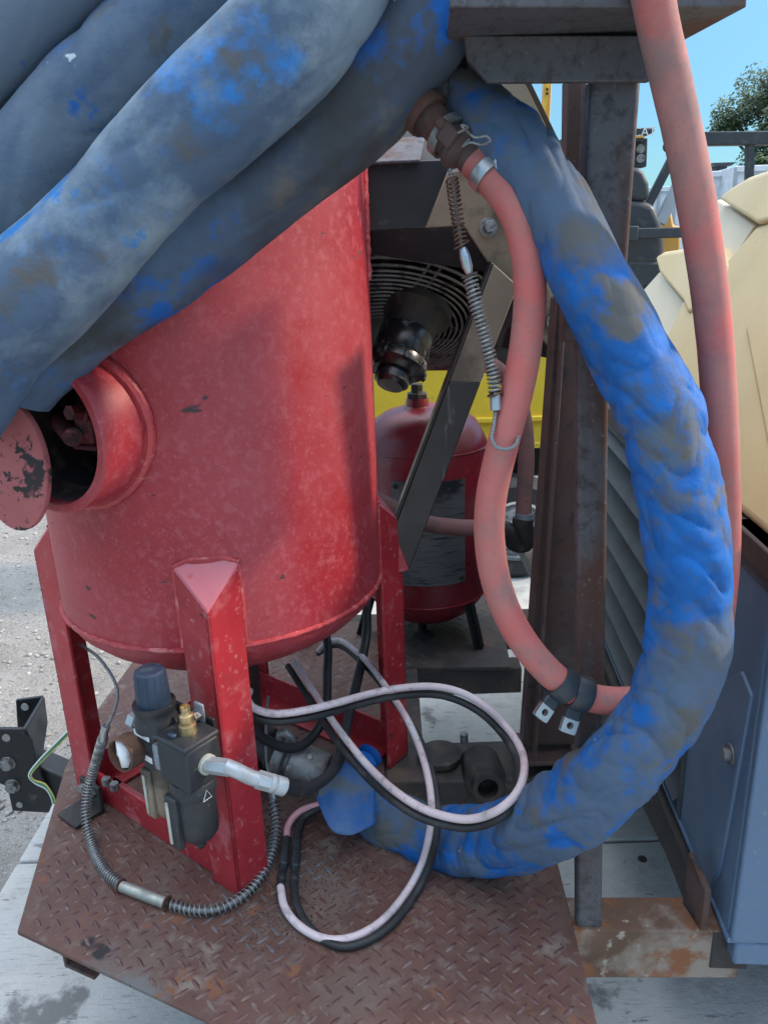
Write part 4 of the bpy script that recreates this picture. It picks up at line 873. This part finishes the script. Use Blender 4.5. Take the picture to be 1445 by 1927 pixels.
for i, mt in enumerate(('white', 'green', 'yellowwire')):
    o_ = (i-1)*4
    obj('wire', MB().tube(hosepath([(128, 1380+o_, 1.80), (100, 1408+o_, 1.785), (72, 1437+o_, 1.775), (57+o_*.5, 1458, 1.77), (66, 1471-o_*.6, 1.772), (86, 1480-o_, 1.775), (98+o_*.7, 1497, 1.775), (103+o_*.7, 1512, 1.78)], .005), .0023, 8), M[mt], wr)
# ================================================================== SEPARATOR TANK
ST = V((at(800, 950, 2.30).x, 2.30, 0)); SR = .195
sep = thing('separator_tank', 'small dark red moisture separator tank with grey nameplate behind the big vessel', 'tank', (ST.x, ST.y, DZ))
zt = at(800, 860, 2.12).z; zb = at(800, 1160, 2.12).z
pf = [(0, zb-.085), (.06, zb-.08), (.115, zb-.058), (.155, zb-.03), (.178, 0+zb), (SR, zb+.03), (SR, zt), (.180, zt+.035), (.158, zt+.072), (.115, zt+.10), (.06, zt+.116), (0, zt+.12)]
obj('shell', MB().lathe(pf, ST, n=80), M['darkred'], sep, ang=60)
for z_ in (zb+.03, zt): obj('weld_seam', MB().ring(ST+V((0, 0, z_)), (0,0,1), SR, .003, 80), M['darkred'], sep)
obj('plug_boss', MB().lathe([(.0, 0), (.05, .0), (.036, .012), (.033, .035), (0, .035)], ST+V((-.02, -.02, zt+.108)), n=28), M['darkred'], sep)
obj('plug', MB().lathe([(0, 0), (.033, 0), (.033, .018), (.02, .02), (.02, .045), (0, .045)], ST+V((-.02, -.02, zt+.14)), n=6), M['grease'], sep, bevel=.003)
np_ = MB(); a0, a1 = R(-122), R(-58); z0, z1 = at(800, 1100, 2.115).z, at(800, 905, 2.115).z; K = 24; rN = SR+.004; vs = []
for rr_ in (rN, rN+.002):
    for zz in (z0, z1):
        for i in range(K+1):
            an = a0+(a1-a0)*i/K; vs.append(ST+V((math.cos(an)*rr_, math.sin(an)*rr_, zz)))
k1 = K+1; fs = []
for i in range(K):
    fs += [(i, i+1, k1+i+1, k1+i), (2*k1+i, 3*k1+i, 3*k1+i+1, 2*k1+i+1), (i, 2*k1+i, 2*k1+i+1, i+1), (k1+i, k1+i+1, 3*k1+i+1, 3*k1+i)]
fs += [(0, k1, 3*k1, 2*k1), (K, 2*k1+K, 3*k1+K, k1+K)]
np_.add(vs, fs); npo = obj('nameplate', np_, M['plate'], sep)
for an in (a0+.06, a1-.06):
    for zz in (z0+.015, z1-.015):
        c_ = ST+V((math.cos(an)*(rN+.001), math.sin(an)*(rN+.001), zz)); h = MB(); h.lathe([(.008, 0), (.008, .003), (.004, .006), (0, .006)], c_, (math.cos(an), math.sin(an), 0), 12); obj('rivet', h, M['grease'], npo)
obj('drain_cock', MB().lathe([(0, 0), (.035, 0), (.035, .006), (.014, .012), (.014, .06), (0, .06)], (ST.x-.02, ST.y-.05, DZ), n=20), M['grease'], sep)
obj('drain_pipe', MB().cyl((ST.x-.02, ST.y-.05, DZ+.02), (ST.x-.02, ST.y-.05, zb-.06), .014), M['grease'], sep)
for an in (R(-48), R(72), R(192)):
    p = ST+V((math.cos(an)*(SR-.012), math.sin(an)*(SR-.012), zb+.02)); q = ST+V((math.cos(an)*(SR+.03), math.sin(an)*(SR+.03), DZ))
    L = boxbeam(q, p, .04, .008, V((-math.sin(an), math.cos(an), 0))); obj('leg', L, M['black'], sep, bevel=.001)
    L = boxbeam(q.lerp(p, .0), p, .008, .03, V((-math.sin(an), math.cos(an), 0))); obj('leg_rib', L, M['black'], sep, bevel=.001)
# ================================================================== AFTERCOOLER with fan guard
gc = at(722, 600, 1.92)
gn = V((-.05, -.56, -.83)).normalized(); gt = V((1, 0, .06)); gt = (gt-gn*gt.dot(gn)).normalized(); gs = gn.cross(gt)
if gs.z < 0: gs = -gs          # gs: up and toward the viewer along the face
cool = thing('aftercooler', 'black air cooler with round fan guard and oily motor behind the red vessel', 'cooler', gc)
def cp_(t_, s_, n_): return gc+gt*t_+gs*s_+gn*n_
RG = .285
# face plate with round opening
fc = MB(); K = 64; vs = []; hw = .36
def sq(an, x0, x1, y0, y1):
    c_, s_ = math.cos(an), math.sin(an); k_ = min((x1 if c_ > 0 else -x0)/max(1e-6, abs(c_)), (y1 if s_ > 0 else -y0)/max(1e-6, abs(s_))); return c_*k_, s_*k_
for n_ in (-.02, -.024):
    for i in range(K):
        an = 2*math.pi*i/K; vs.append(cp_(RG*.99*math.cos(an), RG*.99*math.sin(an), n_))
    for i in range(K):
        an = 2*math.pi*i/K; x_, y_ = sq(an, -.34, .335, -.32, .34); vs.append(cp_(x_, y_, n_))
fs = []
for i in range(K):
    j = (i+1)%K; fs += [(i, j, K+j, K+i), (2*K+i, 3*K+i, 3*K+j, 2*K+j), (i, 2*K+i, 2*K+j, j), (K+i, K+j, 3*K+j, 3*K+i)]
fc.add(vs, fs); obj('shroud_face', fc, M['black'], cool, ang=30)
obj('shroud_ring', MB().lathe([(RG*.99, .16), (RG*.99, 0), (RG*1.01, 0), (RG*1.01, .16)], cp_(0, 0, -.022), -gn, 64), M['black'], cool)
sb = MB(); 
sb.box(cp_(-.0025, .010, -.20), (.67, .655, .10), (gt, gs, gn)); obj('core_box', sb, M['black'], cool, bevel=.004)
for nm, c_, s_ in (('shroud_side', cp_(.334, .01, -.09), (.008, .66, .13)), ('shroud_side', cp_(-.339, .01, -.09), (.008, .66, .13)), ('shroud_side', cp_(0, .338, -.09), (.67, .008, .13)), ('shroud_side', cp_(0, -.318, -.09), (.67, .008, .13))):
    obj(nm, MB().box(c_, s_, (gt, gs, gn)), M['black'], cool, bevel=.002)
guard_r = [RG, RG*.93, RG*.86]+[RG*(.80-.045*i) for i in range(13)]
for i, rr_ in enumerate(guard_r):
    dome = .035*(1-(rr_/RG)**2)
    obj('guard_ring', MB().ring(cp_(0, 0, dome+.004), gn, rr_, .0036 if i < 3 else .0030, 72), M['guard'], cool)
for an in (R(62), R(152), R(242), R(332)):
    for da in (-.05, .05):
        pts = [cp_(rr_*math.cos(an+da*.27/max(rr_, .1)), rr_*math.sin(an+da*.27/max(rr_, .1)), .035*(1-(rr_/RG)**2)-.001) for rr_ in (RG*1.03, RG*.93, RG*.8, RG*.6, RG*.3)]
        obj('guard_spoke', MB().tube(pts, .0034, 6), M['guard'], cool)
    t = MB(); c_ = cp_(RG*1.05*math.cos(an), RG*1.05*math.sin(an), -.008); t.lathe([(0, 0), (.024, 0), (.024, .012), (.018, .016), (0, .016)], c_, gn, 18); obj('guard_foot', t, M['grease'], cool)
# fan blades behind the guard
for k_ in range(6):
    an = 2*math.pi*k_/6+.3; e_r = gt*math.cos(an)+gs*math.sin(an); e_t = -gt*math.sin(an)+gs*math.cos(an)
    b_ = MB(); b_.box(cp_(0, 0, -.06)+e_r*.16, (.20, .085, .006), (e_r, (e_t*.85+gn*.5).normalized(), (gn*.85-e_t*.5).normalized())); obj('fan_blade', b_, M['black'], cool, bevel=.001)
# motor: hangs below the guard
mo = at(772, 612, 1.80); md = (at(727, 745, 1.70)-mo).normalized()
obj('motor_mount', MB().lathe([(0, -.06), (.085, -.05), (.085, -.03), (.068, -.015), (.062, .012), (.06, .03), (0, .03)], mo, md, 40), M['grease'], cool)
obj('motor_body', MB().lathe([(0, .02), (.060, .02), (.063, .028), (.063, .082), (.060, .088), (0, .094)], mo, md, 40), M['blackgloss'], cool)
obj('motor_flange', MB().lathe([(0, .09), (.066, .09), (.068, .096), (.068, .112), (.062, .116), (.055, .120), (.05, .128), (0, .13)], mo, md, 40), M['blackgloss'], cool)
obj('motor_cap', MB().lathe([(0, .125), (.040, .125), (.040, .150), (.034, .153), (.030, .16), (0, .16)], mo, md, 30), M['blackgloss'], cool)
a, b = basis(md)
for k_ in range(8):
    an = 2*math.pi*k_/8; c_ = mo+md*.106+(a*math.cos(an)+b*math.sin(an))*.066; obj('flange_lug', MB().box(c_, (.02, .014, .014), (md, a*math.cos(an)+b*math.sin(an), -a*math.sin(an)+b*math.cos(an))), M['blackgloss'], cool, bevel=.003)
# tan mounting plates, front cross plate, bolts
def plate(pts, th, mt, nm, par=cool):
    P_ = [at(*p) for p in pts]; n_ = (P_[1]-P_[0]).cross(P_[2]-P_[0]).normalized()
    if n_.y < 0: n_ = -n_
    return obj(nm, MB().prism(P_, n_*th), mt, par, bevel=.002)
plate([(640, 306, 1.60), (850, 300, 1.60), (846, 350, 1.60), (800, 428, 1.60), (640, 438, 1.60)], .010, M['black'], 'front_plate')
plate([(800, 429, 1.594), (842, 322, 1.594), (905, 318, 1.594), (985, 440, 1.594), (1052, 590, 1.62), (1045, 672, 1.66), (930, 512, 1.61), (872, 424, 1.594)], .010, M['tan'], 'side_plate')
plate([(700, 430, 1.60), (872, 424, 1.598), (935, 515, 1.64), (700, 480, 1.66)], .008, M['black'], 'lower_lip')
plate([(1050, 585, 1.63), (1062, 600, 1.66), (1044, 678, 1.70), (945, 655, 1.74), (960, 620, 1.70)], .010, M['black'], 'corner_lip')
for (x, y) in ((918, 428), (1044, 606)):
    c_ = at(x, y, 1.595 if x < 1000 else 1.62); h = MB(); h.lathe([(0, 0), (.018, 0), (.018, .003), (0, .003)], c_, (0, -1, .1), 20); h.hexa(c_, c_+V((.002, -.016, .002)), .0125); obj('bolt', h, M['bolt'], cool, bevel=.001)
# two posts that carry the cooler
for xx in (-.30,):
    p = cp_(xx, -.25, -.15); obj('support_post', boxbeam(V((p.x, p.y, .49)), p, .05, .05, (1,0,0)), M['grease'], cool, bevel=.003)
# tilted tread plate on top, visible as a strip behind the sleeve
tpl = plate([(690, 305, 1.58), (790, 300, 1.58), (800, 255, 1.72), (700, 262, 1.72)], .006, M['steelpost'], 'tread_strip')
# diagonal strap
sp_ = [(929, 497, 1.56), (974, 538, 1.56), (770, 1072, 1.60), (722, 1046, 1.60)]
P_ = [at(*p) for p in sp_]; st_ = thing('diagonal_brace', 'flat diagonal steel brace, tan above and chipped black below', 'brace', P_[3])
nn_ = (P_[1]-P_[0]).cross(P_[3]-P_[0]).normalized(); nn_ = nn_ if nn_.y > 0 else -nn_
ka = .37; m0, m1 = P_[0].lerp(P_[3], ka), P_[1].lerp(P_[2], ka-.06)
obj('flat_bar', MB().prism([m0, m1, P_[2], P_[3]], nn_*.010), M['strap'], st_, bevel=.002)
obj('upper_bar', MB().prism([P_[0], P_[1], m1, m0], nn_*.0101), M['capt'], st_, bevel=.002)
eo = (P_[0]-P_[1]).normalized()
obj('turned_edge', MB().prism([P_[0], P_[0]+nn_*.05, P_[3]+nn_*.05, P_[3]], (P_[0]-P_[1]).normalized()*.007), M['black'], st_, bevel=.002)
w_ = P_[3].lerp(P_[2], .5)
obj('welded_foot', MB().prism([at(712, 1035, 1.598), at(735, 985, 1.598), at(770, 1072, 1.595), at(722, 1088, 1.595)], (0, .012, 0)), M['redleg'], st_, bevel=.002)
weld([at(716, 1040, 1.59), at(722, 1010, 1.59), at(732, 985, 1.59)], .006, 'weld_bead', st_, M['redweld'])
# leaning tan plate against the sky, behind the blue loop
lp = thing('leaning_plate', 'dusty dark plate leaning behind the blue loop under the top beam', 'plate', at(1050, 330, 1.62))
P_ = [at(900, 120, 1.5), at(985, 150, 1.5), at(1075, 335, 1.62), at(1060, 660, 1.66), at(1000, 560, 1.64)]
obj('sheet', MB().prism(P_, (0, .012, 0)), M['tan'], lp, bevel=.002)
obj('sheet_edge', MB().prism([P_[1], P_[2], P_[2]+V((0, .05, 0)), P_[1]+V((0, .05, 0))], (.008, 0, .004)), M['black'], lp)
# ================================================================== COMPRESSOR CABINET
cab = thing('compressor_cabinet', 'slate blue compressor cabinet with louvred side and bolted panel', 'compressor', atz(1375, 1772, .5))
# side face runs away from the near bottom corner
K0 = atz(1373, 1773, .485); sdv = V((math.sin(R(5)), math.cos(R(5)), 0)); fdv = V((math.cos(R(5)), -math.sin(R(5)), 0))
zb, zc_ = .485, .485
def onside(x, y, off=0):
    """point on the side plane seen at (x, y)"""
    d = ray(x, y); n_ = fdv; k_ = (K0+n_*off-CAM).dot(n_)/d.dot(n_); return CAM+d*k_
top = onside(1445, 1085).z
zt = top
LEN = 2.0; WID = 1.05
# cabinet body: inner dark core + panels
core = MB(); core.box(K0+sdv*(LEN/2)+fdv*(WID/2+.05)+V((0, 0, (zt-zb)/2)), (WID, LEN-.06, zt-zb-.02), (fdv, sdv, Zv)); obj('inner_core', core, M['black'], cab)
fr = MB(); fr.box(K0+fdv*(WID/2)+sdv*.004+V((0, 0, (zt-zb)/2)), (WID, .014, zt-zb), (fdv, sdv, Zv)); obj('end_panel', fr, M['cab'], cab, bevel=.005, seg=3)
sp0, sp1 = .004, .30
s_ = MB(); s_.box(K0+sdv*((sp0+sp1)/2+.012)+fdv*.006+V((0, 0, (zt-zb)/2)), (.012, sp1-sp0, zt-zb), (fdv, sdv, Zv)); obj('side_panel', s_, M['cab'], cab, bevel=.004, seg=3)
# raised pressed stiffener on the side panel
st2 = MB(); q = [onside(1392, 1262, -.006), onside(1411, 1310, -.006), onside(1366, 1560, -.006), onside(1350, 1640, -.006), onside(1325, 1690, -.006), onside(1300, 1560, -.006), onside(1365, 1280, -.006)]
st2.prism(q, fdv*.010); obj('pressed_panel', st2, M['cab'], cab, bevel=.004, seg=3)
bc = onside(1374, 1419, -.007); h = MB(); h.lathe([(0, 0), (.019, 0), (.019, .003), (0, .003)], bc, -fdv, 24); obj('washer', h, M['bolt'], cab); h = MB(); h.hexa(bc-fdv*.002, bc-fdv*.014, .0115); obj('panel_bolt', h, M['bolt'], cab, bevel=.001)
# bottom edge flange and skid
bt = MB(); bt.box(K0+sdv*(LEN/2)+fdv*.02+V((0, 0, .002)), (.05, LEN, .010), (fdv, sdv, Zv)); obj('bottom_flange', bt, M['cab'], cab, bevel=.002)
sk = MB(); sk.box(K0+fdv*.09+sdv*.06+V((0, 0, -.028)), (.16, .12, .05), (fdv, sdv, Zv)); obj('skid_foot', sk, M['cab'], cab, bevel=.006)
# louvre bank further back: each slat a part
for i in range(7):
    zz = zb+.06+i*(zt-zb-.10)/6.
    L = MB(); c_ = K0+sdv*(.33+.82)+fdv*.020+V((0, 0, zz-zb))
    L.box(c_, (.080, 1.64, .004), ((fdv*.80+Zv*.60).normalized(), sdv, (Zv*.80-fdv*.60).normalized())); obj('louvre_slat', L, M['louvre'], cab, bevel=.0012)
for ss in (.318, 1.985):
    L = MB(); L.box(K0+sdv*ss+fdv*.012+V((0, 0, (zt-zb)/2)), (.03, .025, zt-zb-.01), (fdv, sdv, Zv)); obj('louvre_frame', L, M['louvre'], cab, bevel=.002)
L = MB(); L.box(K0+sdv*(LEN/2)+fdv*.012+V((0, 0, zt-zb-.012)), (.03, LEN-.02, .024), (fdv, sdv, Zv)); obj('top_frame', L, M['louvre'], cab, bevel=.002)
rl = MB(); rl.box(K0+sdv*(LEN/2)+fdv*(WID/2-.01)+V((0, 0, zt-zb+.022)), (WID, LEN, .044), (fdv, sdv, Zv)); obj('top_rail', rl, M['rust'], cab, bevel=.003)
zcab = zt+.045
# ================================================================== CREAM PLASTIC MOULDING on the cabinet
pol = thing('plastic_moulding', 'large cream plastic tank moulding with stepped saw tooth edge above the cabinet', 'plastic tank', (K0.x+.3, K0.y+.5, zcab))
def zfloor(P_): return [V((p.x, p.y, max(p.z, zcab))) for p in P_]
NL = (fdv-Zv*.42).normalized(); KL = V((K0.x, K0.y, zcab))
def onlean(x, y, off):
    d = ray(x, y); return CAM+d*((KL+fdv*off-CAM).dot(NL)/d.dot(NL))
def lobe(nm, pts, off, th, mt, bev=.014):
    P_ = zfloor([onlean(x, y, off) for x, y in pts]); return obj(nm, MB().prism(P_, fdv*th), mt, pol, bevel=bev, seg=5)
lobe('main_shell', [(1362, 492), (1420, 424), (1470, 400), (1540, 380), (1540, 1140), (1445, 1043), (1386, 988), (1330, 935), (1270, 850), (1222, 700), (1281, 566)], .012, .45, M['poly'], .022)
lobe('upper_lobe', [(1346, 374), (1374, 352), (1405, 333), (1445, 319), (1540, 296), (1540, 400), (1470, 412), (1419, 423)], .0, .46, M['poly'])
lobe('middle_lobe', [(1230, 484), (1246, 474), (1300, 466), (1352, 468), (1366, 498), (1340, 580), (1290, 590), (1281, 568), (1238, 515)], .004, .46, M['poly'])
lobe('raised_panel', [(1452, 520), (1540, 470), (1540, 900), (1440, 850), (1398, 620)], .004, .05, M['poly'], .012)
lobe('upper_recess', [(1335, 388), (1349, 376), (1418, 425), (1368, 500), (1310, 494)], .030, .40, M['polypale'], .004)
lobe('lower_recess', [(1185, 620), (1208, 548), (1240, 512), (1285, 570), (1300, 640), (1240, 720)], .035, .40, M['polypale'], .004)
lobe('base_lip', [(1386, 984), (1445, 1040), (1540, 1130), (1540, 1160), (1445, 1066), (1386, 1006)], .004, .46, M['poly'], .003)
# ================================================================== YELLOW MACHINE AND ITS WHEEL
YM = 3.9
ym = thing('yellow_machine', 'yellow machine body with chromed wheel standing beyond the separator tank', 'machine', (.4, YM, 0))
za, zb2 = at(900, 845, YM).z, at(900, 560, YM).z
xa, xb = at(560, 700, YM).x, at(1100, 700, YM).x
obj('side_panel', MB().box(((xa+xb)/2, YM+.35, (za+zb2)/2), (xb-xa, .7, zb2-za)), M['yellow'], ym, bevel=.01)
obj('panel_rib', MB().box(((xa+xb)/2, YM-.012, at(900, 790, YM).z), (xb-xa, .03, .025)), M['yellow'], ym, bevel=.004)
obj('lower_lip', MB().box(((xa+xb)/2, YM-.004, za+.012), (xb-xa+.01, .02, .03)), M['yellow'], ym, bevel=.004)
obj('chassis', MB().box(((xa+xb)/2, YM+.40, za-.10), (xb-xa-.1, .5, .20)), M['black'], ym, bevel=.01)
wc_ = at(968, 990, YM); wr_ = wc_.z
for xx in (wc_.x, wc_.x-1.6):
    cx_ = V((xx, YM+.02, wr_)); k = MB()
    k.lathe([(.60*wr_, -.10), (.88*wr_, -.105), (.97*wr_, -.085), (wr_, -.05), (wr_, .05), (.97*wr_, .085), (.88*wr_, .105), (.60*wr_, .10), (.60*wr_, -.10)], cx_, (0, -1, 0), 56); wh_ = obj('tyre', k, M['tyre'], ym)
    k = MB(); k.lathe([(.62*wr_, .085), (.60*wr_, .108), (.55*wr_, .104), (.52*wr_, .06), (.46*wr_, .05), (.40*wr_, .075), (.20*wr_, .08), (.17*wr_, .11), (.12*wr_, .125), (0, .127)], cx_, (0, -1, 0), 48); obj('rim', k, M['chrome'], ym)
    for j in range(8):
        an = 2*math.pi*j/8; c_ = cx_+V((math.cos(an)*.30*wr_, -.078, math.sin(an)*.30*wr_)); k = MB(); k.lathe([(0, 0), (.02, 0), (.02, .012), (0, .018)], c_, (0, -1, 0), 8); obj('wheel_nut', k, M['chrome'], ym)
obj('rear_axle', MB().cyl((wc_.x, YM, wr_), (wc_.x, YM+.8, wr_), .05), M['black'], ym)
# ================================================================== FORKLIFT
YF = 6.2
fk = thing('forklift', 'dark framed forklift with black seat, roll cage and amber body', 'forklift', at(1250, 560, YF)*1.0)
fk.location.z = 0
def fb(p, q, wx, wy, mt, nm, Y=YF, xd_=(1, 0, 0)): return obj(nm, boxbeam(at(*p, Y), at(*q, Y), wx, wy, xd_), mt, fk, bevel=.008)
fb((1318, 262), (1480, 260), .09, .09, M['forkdark'], 'roof_rail', xd_=(0, 1, 0))
fb((1410, 262), (1406, 560), .055, .06, M['forkdark'], 'rear_pillar')
fb((1268, 290), (1196, 430), .06, .06, M['forkdark'], 'front_pillar')
fb((1285, 330), (1240, 420), .09, .05, M['greypaint'], 'side_pillar', YF+.05)
fb((1060, 262), (1055, 700), .06, .06, M['forkdark'], 'mast_pillar')
P_ = [at(x, y, YF-.3) for x, y in ((1178, 320), (1196, 311), (1212, 322), (1222, 345), (1224, 375), (1206, 380), (1180, 376))]
obj('headrest', MB().prism(P_, (0, .4, 0)), M['seat'], fk, bevel=.04, seg=4)
P_ = [at(x, y, YF-.3) for x, y in ((1170, 372), (1210, 376), (1232, 384), (1246, 420), (1252, 470), (1240, 500), (1165, 500))]
obj('seat_back', MB().prism(P_, (0, .5, 0)), M['seat'], fk, bevel=.05, seg=4)
P_ = [at(x, y, YF-.3) for x, y in ((1150, 490), (1245, 490), (1250, 530), (1150, 560))]
obj('seat_base', MB().prism(P_, (0, .5, 0)), M['seat'], fk, bevel=.03, seg=3)
fb((1178, 440), (1300, 437), .07, .07, M['forkdark'], 'arm_bar', YF-.45, xd_=(0, 1, 0))
fb((1176, 440), (1196, 440), .11, .10, M['forkdark'], 'arm_bracket', YF-.46, xd_=(0, 1, 0))
P_ = [at(x, y, YF+.3) for x, y in ((1250, 398), (1264, 398), (1268, 424), (1282, 426), (1280, 470), (1250, 500), (1240, 470))]
obj('amber_cowl', MB().prism(P_, (0, .6, 0)), M['orange'], fk, bevel=.02)
P_ = [at(x, y, YF-.2) for x, y in ((1150, 540), (1260, 500), (1300, 520), (1300, 900), (1140, 900))]
P_ = [V((p.x, p.y, max(p.z, .35))) for p in P_]
obj('body', MB().prism(P_, (0, 1.0, 0)), M['forkdark'], fk, bevel=.03)
P_ = [at(x, y, YF+.1) for x, y in ((1196, 240), (1233, 240), (1222, 252), (1212, 262), (1196, 264))]
obj('mast_head', MB().prism([at(x, y, YF-.2) for x, y in ((1150, 238), (1232, 241), (1231, 248), (1211, 258), (1211, 266), (1150, 266))], (0, .35, 0)), M['forkdark'], fk, bevel=.01)
fb((1203, 262), (1201, 316), .09, .09, M['forkdark'], 'mast_column', YF-.1)
for i in range(2):
    obj('mast_roller', MB().cyl(at(1205, 280+18*i, YF-.18), at(1205, 280+18*i, YF-.10), .03, 14), M['bolt'], fk)
# lettering CAT in yellow-white with amber underline on the head
try:
    cu = bpy.data.curves.new('maker_lettering', 'FONT'); cu.body = 'CAT'; cu.size = .085; cu.extrude = .002
    to = bpy.data.objects.new('maker_lettering', cu); COL.objects.link(to); to.parent = fk
    pw_ = at(1189, 257, YF-.203); to.location = pw_-V(fk.location); to.rotation_euler = (R(90), 0, 0); cu.materials.append(M['white'])
    bpy.context.view_layer.update()
    me = bpy.data.meshes.new_from_object(to.evaluated_get(bpy.context.evaluated_depsgraph_get()))
    no = bpy.data.objects.new('maker_lettering', me); no.parent = fk; no.location = to.location; no.rotation_euler = to.rotation_euler; COL.objects.link(no)
    bpy.data.objects.remove(to); no.name = 'maker_lettering'
except Exception as e: print('text', e)
obj('amber_bar', MB().box(at(1201, 257.5, YF-.205), (.08, .004, .014)), M['orange'], fk)
obj('work_lamp', MB().cyl(at(1257, 276, YF-.1), at(1257, 276, YF+.02), .04, 16), M['forkdark'], fk)
for xx in (-.5, .55):
    obj('wheel', MB().lathe([(.12, -.11), (.29, -.11), (.33, -.07), (.33, .07), (.29, .11), (.12, .11), (.12, -.11)], (at(1220, 600, YF).x+xx, YF-.1, .33), (0, 1, 0), 36), M['tyre'], fk)
# chain hanging beside the post
ch = thing('hanging_chain', 'thin pale chain hanging down the right edge of the post', 'chain', at(1188, 330, 1.17))
rr = random.Random(8)
for i in range(16):
    y_ = 285+i*8.2; c_ = at(1189-i*.65+rr.uniform(-1, 1), y_, 1.16)
    a_ = (V((.3, .2, 1)) if i % 2 else V((-.3, .1, 1))).normalized(); sd_ = V((1, 0, 0)) if i % 2 else V((0, 1, 0)); sd_ = (sd_-a_*sd_.dot(a_)).normalized()
    ov = [c_+a_*.0045*math.cos(t_)+sd_*.0022*math.sin(t_) for t_ in [2*math.pi*k/12 for k in range(12)]]
    obj('chain_link', MB().tube(ov, .0008, 5, closed=True), M['zinc'], ch)
# ================================================================== FAR THINGS: boom, containers, tree
bo = thing('yellow_boom', 'thin amber crane boom upright against the sky', 'boom', at(1020, 300, 12)); bo.location.z = 0
obj('boom_section', boxbeam(V((at(1016, 240, 12).x, 12, 0)), at(1030, 130, 12), .11, .11, (1,0,0)), M['orange'], bo, bevel=.01)
obj('boom_channel', boxbeam(at(1018, 240, 11.93), at(1031, 150, 11.93), .04, .02, (1,0,0)), M['yellow'], bo, bevel=.004)
for y_ in (168, 176): obj('boom_pin', MB().cyl(at(1029, y_, 11.95), at(1029, y_, 11.85), .018, 10), M['black'], bo)
YC = 26
def container(x0, x1, ytop, Y, label):
    p0, p1 = at(x0, ytop, Y), at(x1, ytop, Y); h = p0.z
    o = thing('shipping_container', label, 'container', ((p0.x+p1.x)/2, Y, 0), 'white containers along the yard edge')
    obj('shell', MB().box(((p0.x+p1.x)/2, Y+1.2, h/2), (p1.x-p0.x, 2.4, h)), M['whitepaint'], o, bevel=.02)
    n_ = int((p1.x-p0.x)/.55)
    for i in range(n_+1):
        xx = p0.x+(p1.x-p0.x)*i/n_; obj('wall_rib', MB().box((xx, Y-.03, h/2), (.09, .08, h-.1)), M['greypaint'], o)
    for z_ in (.08, h-.1, h*.55): obj('frame_rail', MB().box(((p0.x+p1.x)/2, Y-.04, z_), (p1.x-p0.x, .09, .14)), M['whitepaint'], o)
    return o
container(1335, 1378, 322, YC, 'white ribbed container with a small dark vent hood on its roof')
container(1384, 1640, 312, YC-1, 'long white ribbed container beneath the tree')
container(1210, 1330, 352, YC+4, 'white ribbed container seen past the forklift pillar')
vh = thing('roof_hood', 'dark vent hood on the roof of the white container', 'hood', at(1352, 322, YC+.6))
p_ = at(1352, 322, YC+.6); obj('hood_base', MB().box(p_+V((0, 0, .06)), (.35, .35, .16)), M['forkdark'], vh); obj('hood_top', MB().prism([p_+V((-.35, -.3, .22)), p_+V((.42, -.3, .22)), p_+V((.25, -.3, .12)), p_+V((-.25, -.3, .12))], (0, .6, 0)), M['forkdark'], vh)
# distant warehouse wall low behind
wh = thing('warehouse', 'low grey blue warehouse far behind the forklift', 'building', (6, 60, 0))
obj('wall', MB().box((6, 62, 1.6), (50, 4, 3.2)), M['greypaint'], wh); obj('roof', MB().box((6, 62, 3.3), (51, 5, .25)), M['forkdark'], wh)
# tree
tr = thing('tree', 'leafy green tree standing behind the white containers', 'tree', (at(1492, 330, 31).x, 31, 0))
TX = tr.location.x; rr = random.Random(11)
tk = MB(); tk.tube(spline([(TX, 31, 0), (TX+.1, 31, 1.6), (TX-.05, 31.1, 3.2), (TX+.1, 31, 5.2)], .3), [.34-.012*i for i in range(19)][:len(spline([(TX, 31, 0), (TX+.1, 31, 1.6), (TX-.05, 31.1, 3.2), (TX+.1, 31, 5.2)], .3))], 12); obj('trunk', tk, M['bark'], tr)
br = MB()
cl = []
for i in range(64):
    an = rr.random()*6.283; el = rr.uniform(-.45, 1.2); d_ = 2.6*rr.random()**.45
    c_ = V((TX+math.cos(an)*math.cos(el)*d_*1.15, 31+math.sin(an)*math.cos(el)*d_, 5.3+math.sin(el)*d_*1.15)); cl.append(c_)
for c_ in cl[:22]:
    obj('limb', MB().tube(spline([(TX, 31, 2.4), V((TX, 31, 3.2)).lerp(c_, .5), c_], .4), .05, 6), M['bark'], tr)
lf = MB()
for c_ in cl:
    s_ = rr.uniform(.45, .8)
    for j in range(520):
        d_ = V((rr.gauss(0, 1), rr.gauss(0, 1), rr.gauss(0, .8))); d_ = d_.normalized()*s_*rr.random()**.4; p = c_+d_
        a_ = V((rr.uniform(-1, 1), rr.uniform(-1, 1), rr.uniform(-1, .3))).normalized(); b_ = a_.orthogonal().normalized(); L_ = rr.uniform(.10, .20)
        lf.add([p, p+a_*L_*.5+b_*L_*.28, p+a_*L_, p+a_*L_*.5-b_*L_*.28], [(0, 1, 2, 3)])
obj('crown', lf, M['leafa'], tr, stuff=True, flat=True)
# scraps between the sleeves: strip of white webbing on the vessel, cord end under the sleeve
wb = thing('white_strap', 'strip of white webbing showing between the blue sleeves', 'strap', at(10, 222, 1.215))
obj('webbing', MB().box(at(-5, 221, 1.21), (.07, .004, .020), (V((1, 0, .05)), V((0, 1, 0)), Zv)), M['paper'], wb, bevel=.001)
cdn = thing('cord_end', 'grey cord end sticking out below the dark blue sleeve on vessel top', 'cord', at(672, 318, 1.23))
obj('cord', MB().tube(hosepath([(640, 345, 1.245), (660, 330, 1.238), (676, 318, 1.245), (684, 300, 1.26), (676, 290, 1.28)], .004), .0042, 10), M['cable'], cdn)
obj('cord_tip', MB().tube(hosepath([(652, 336, 1.239), (660, 329, 1.238)], .004), .0058, 10), M['zinc'], cdn)
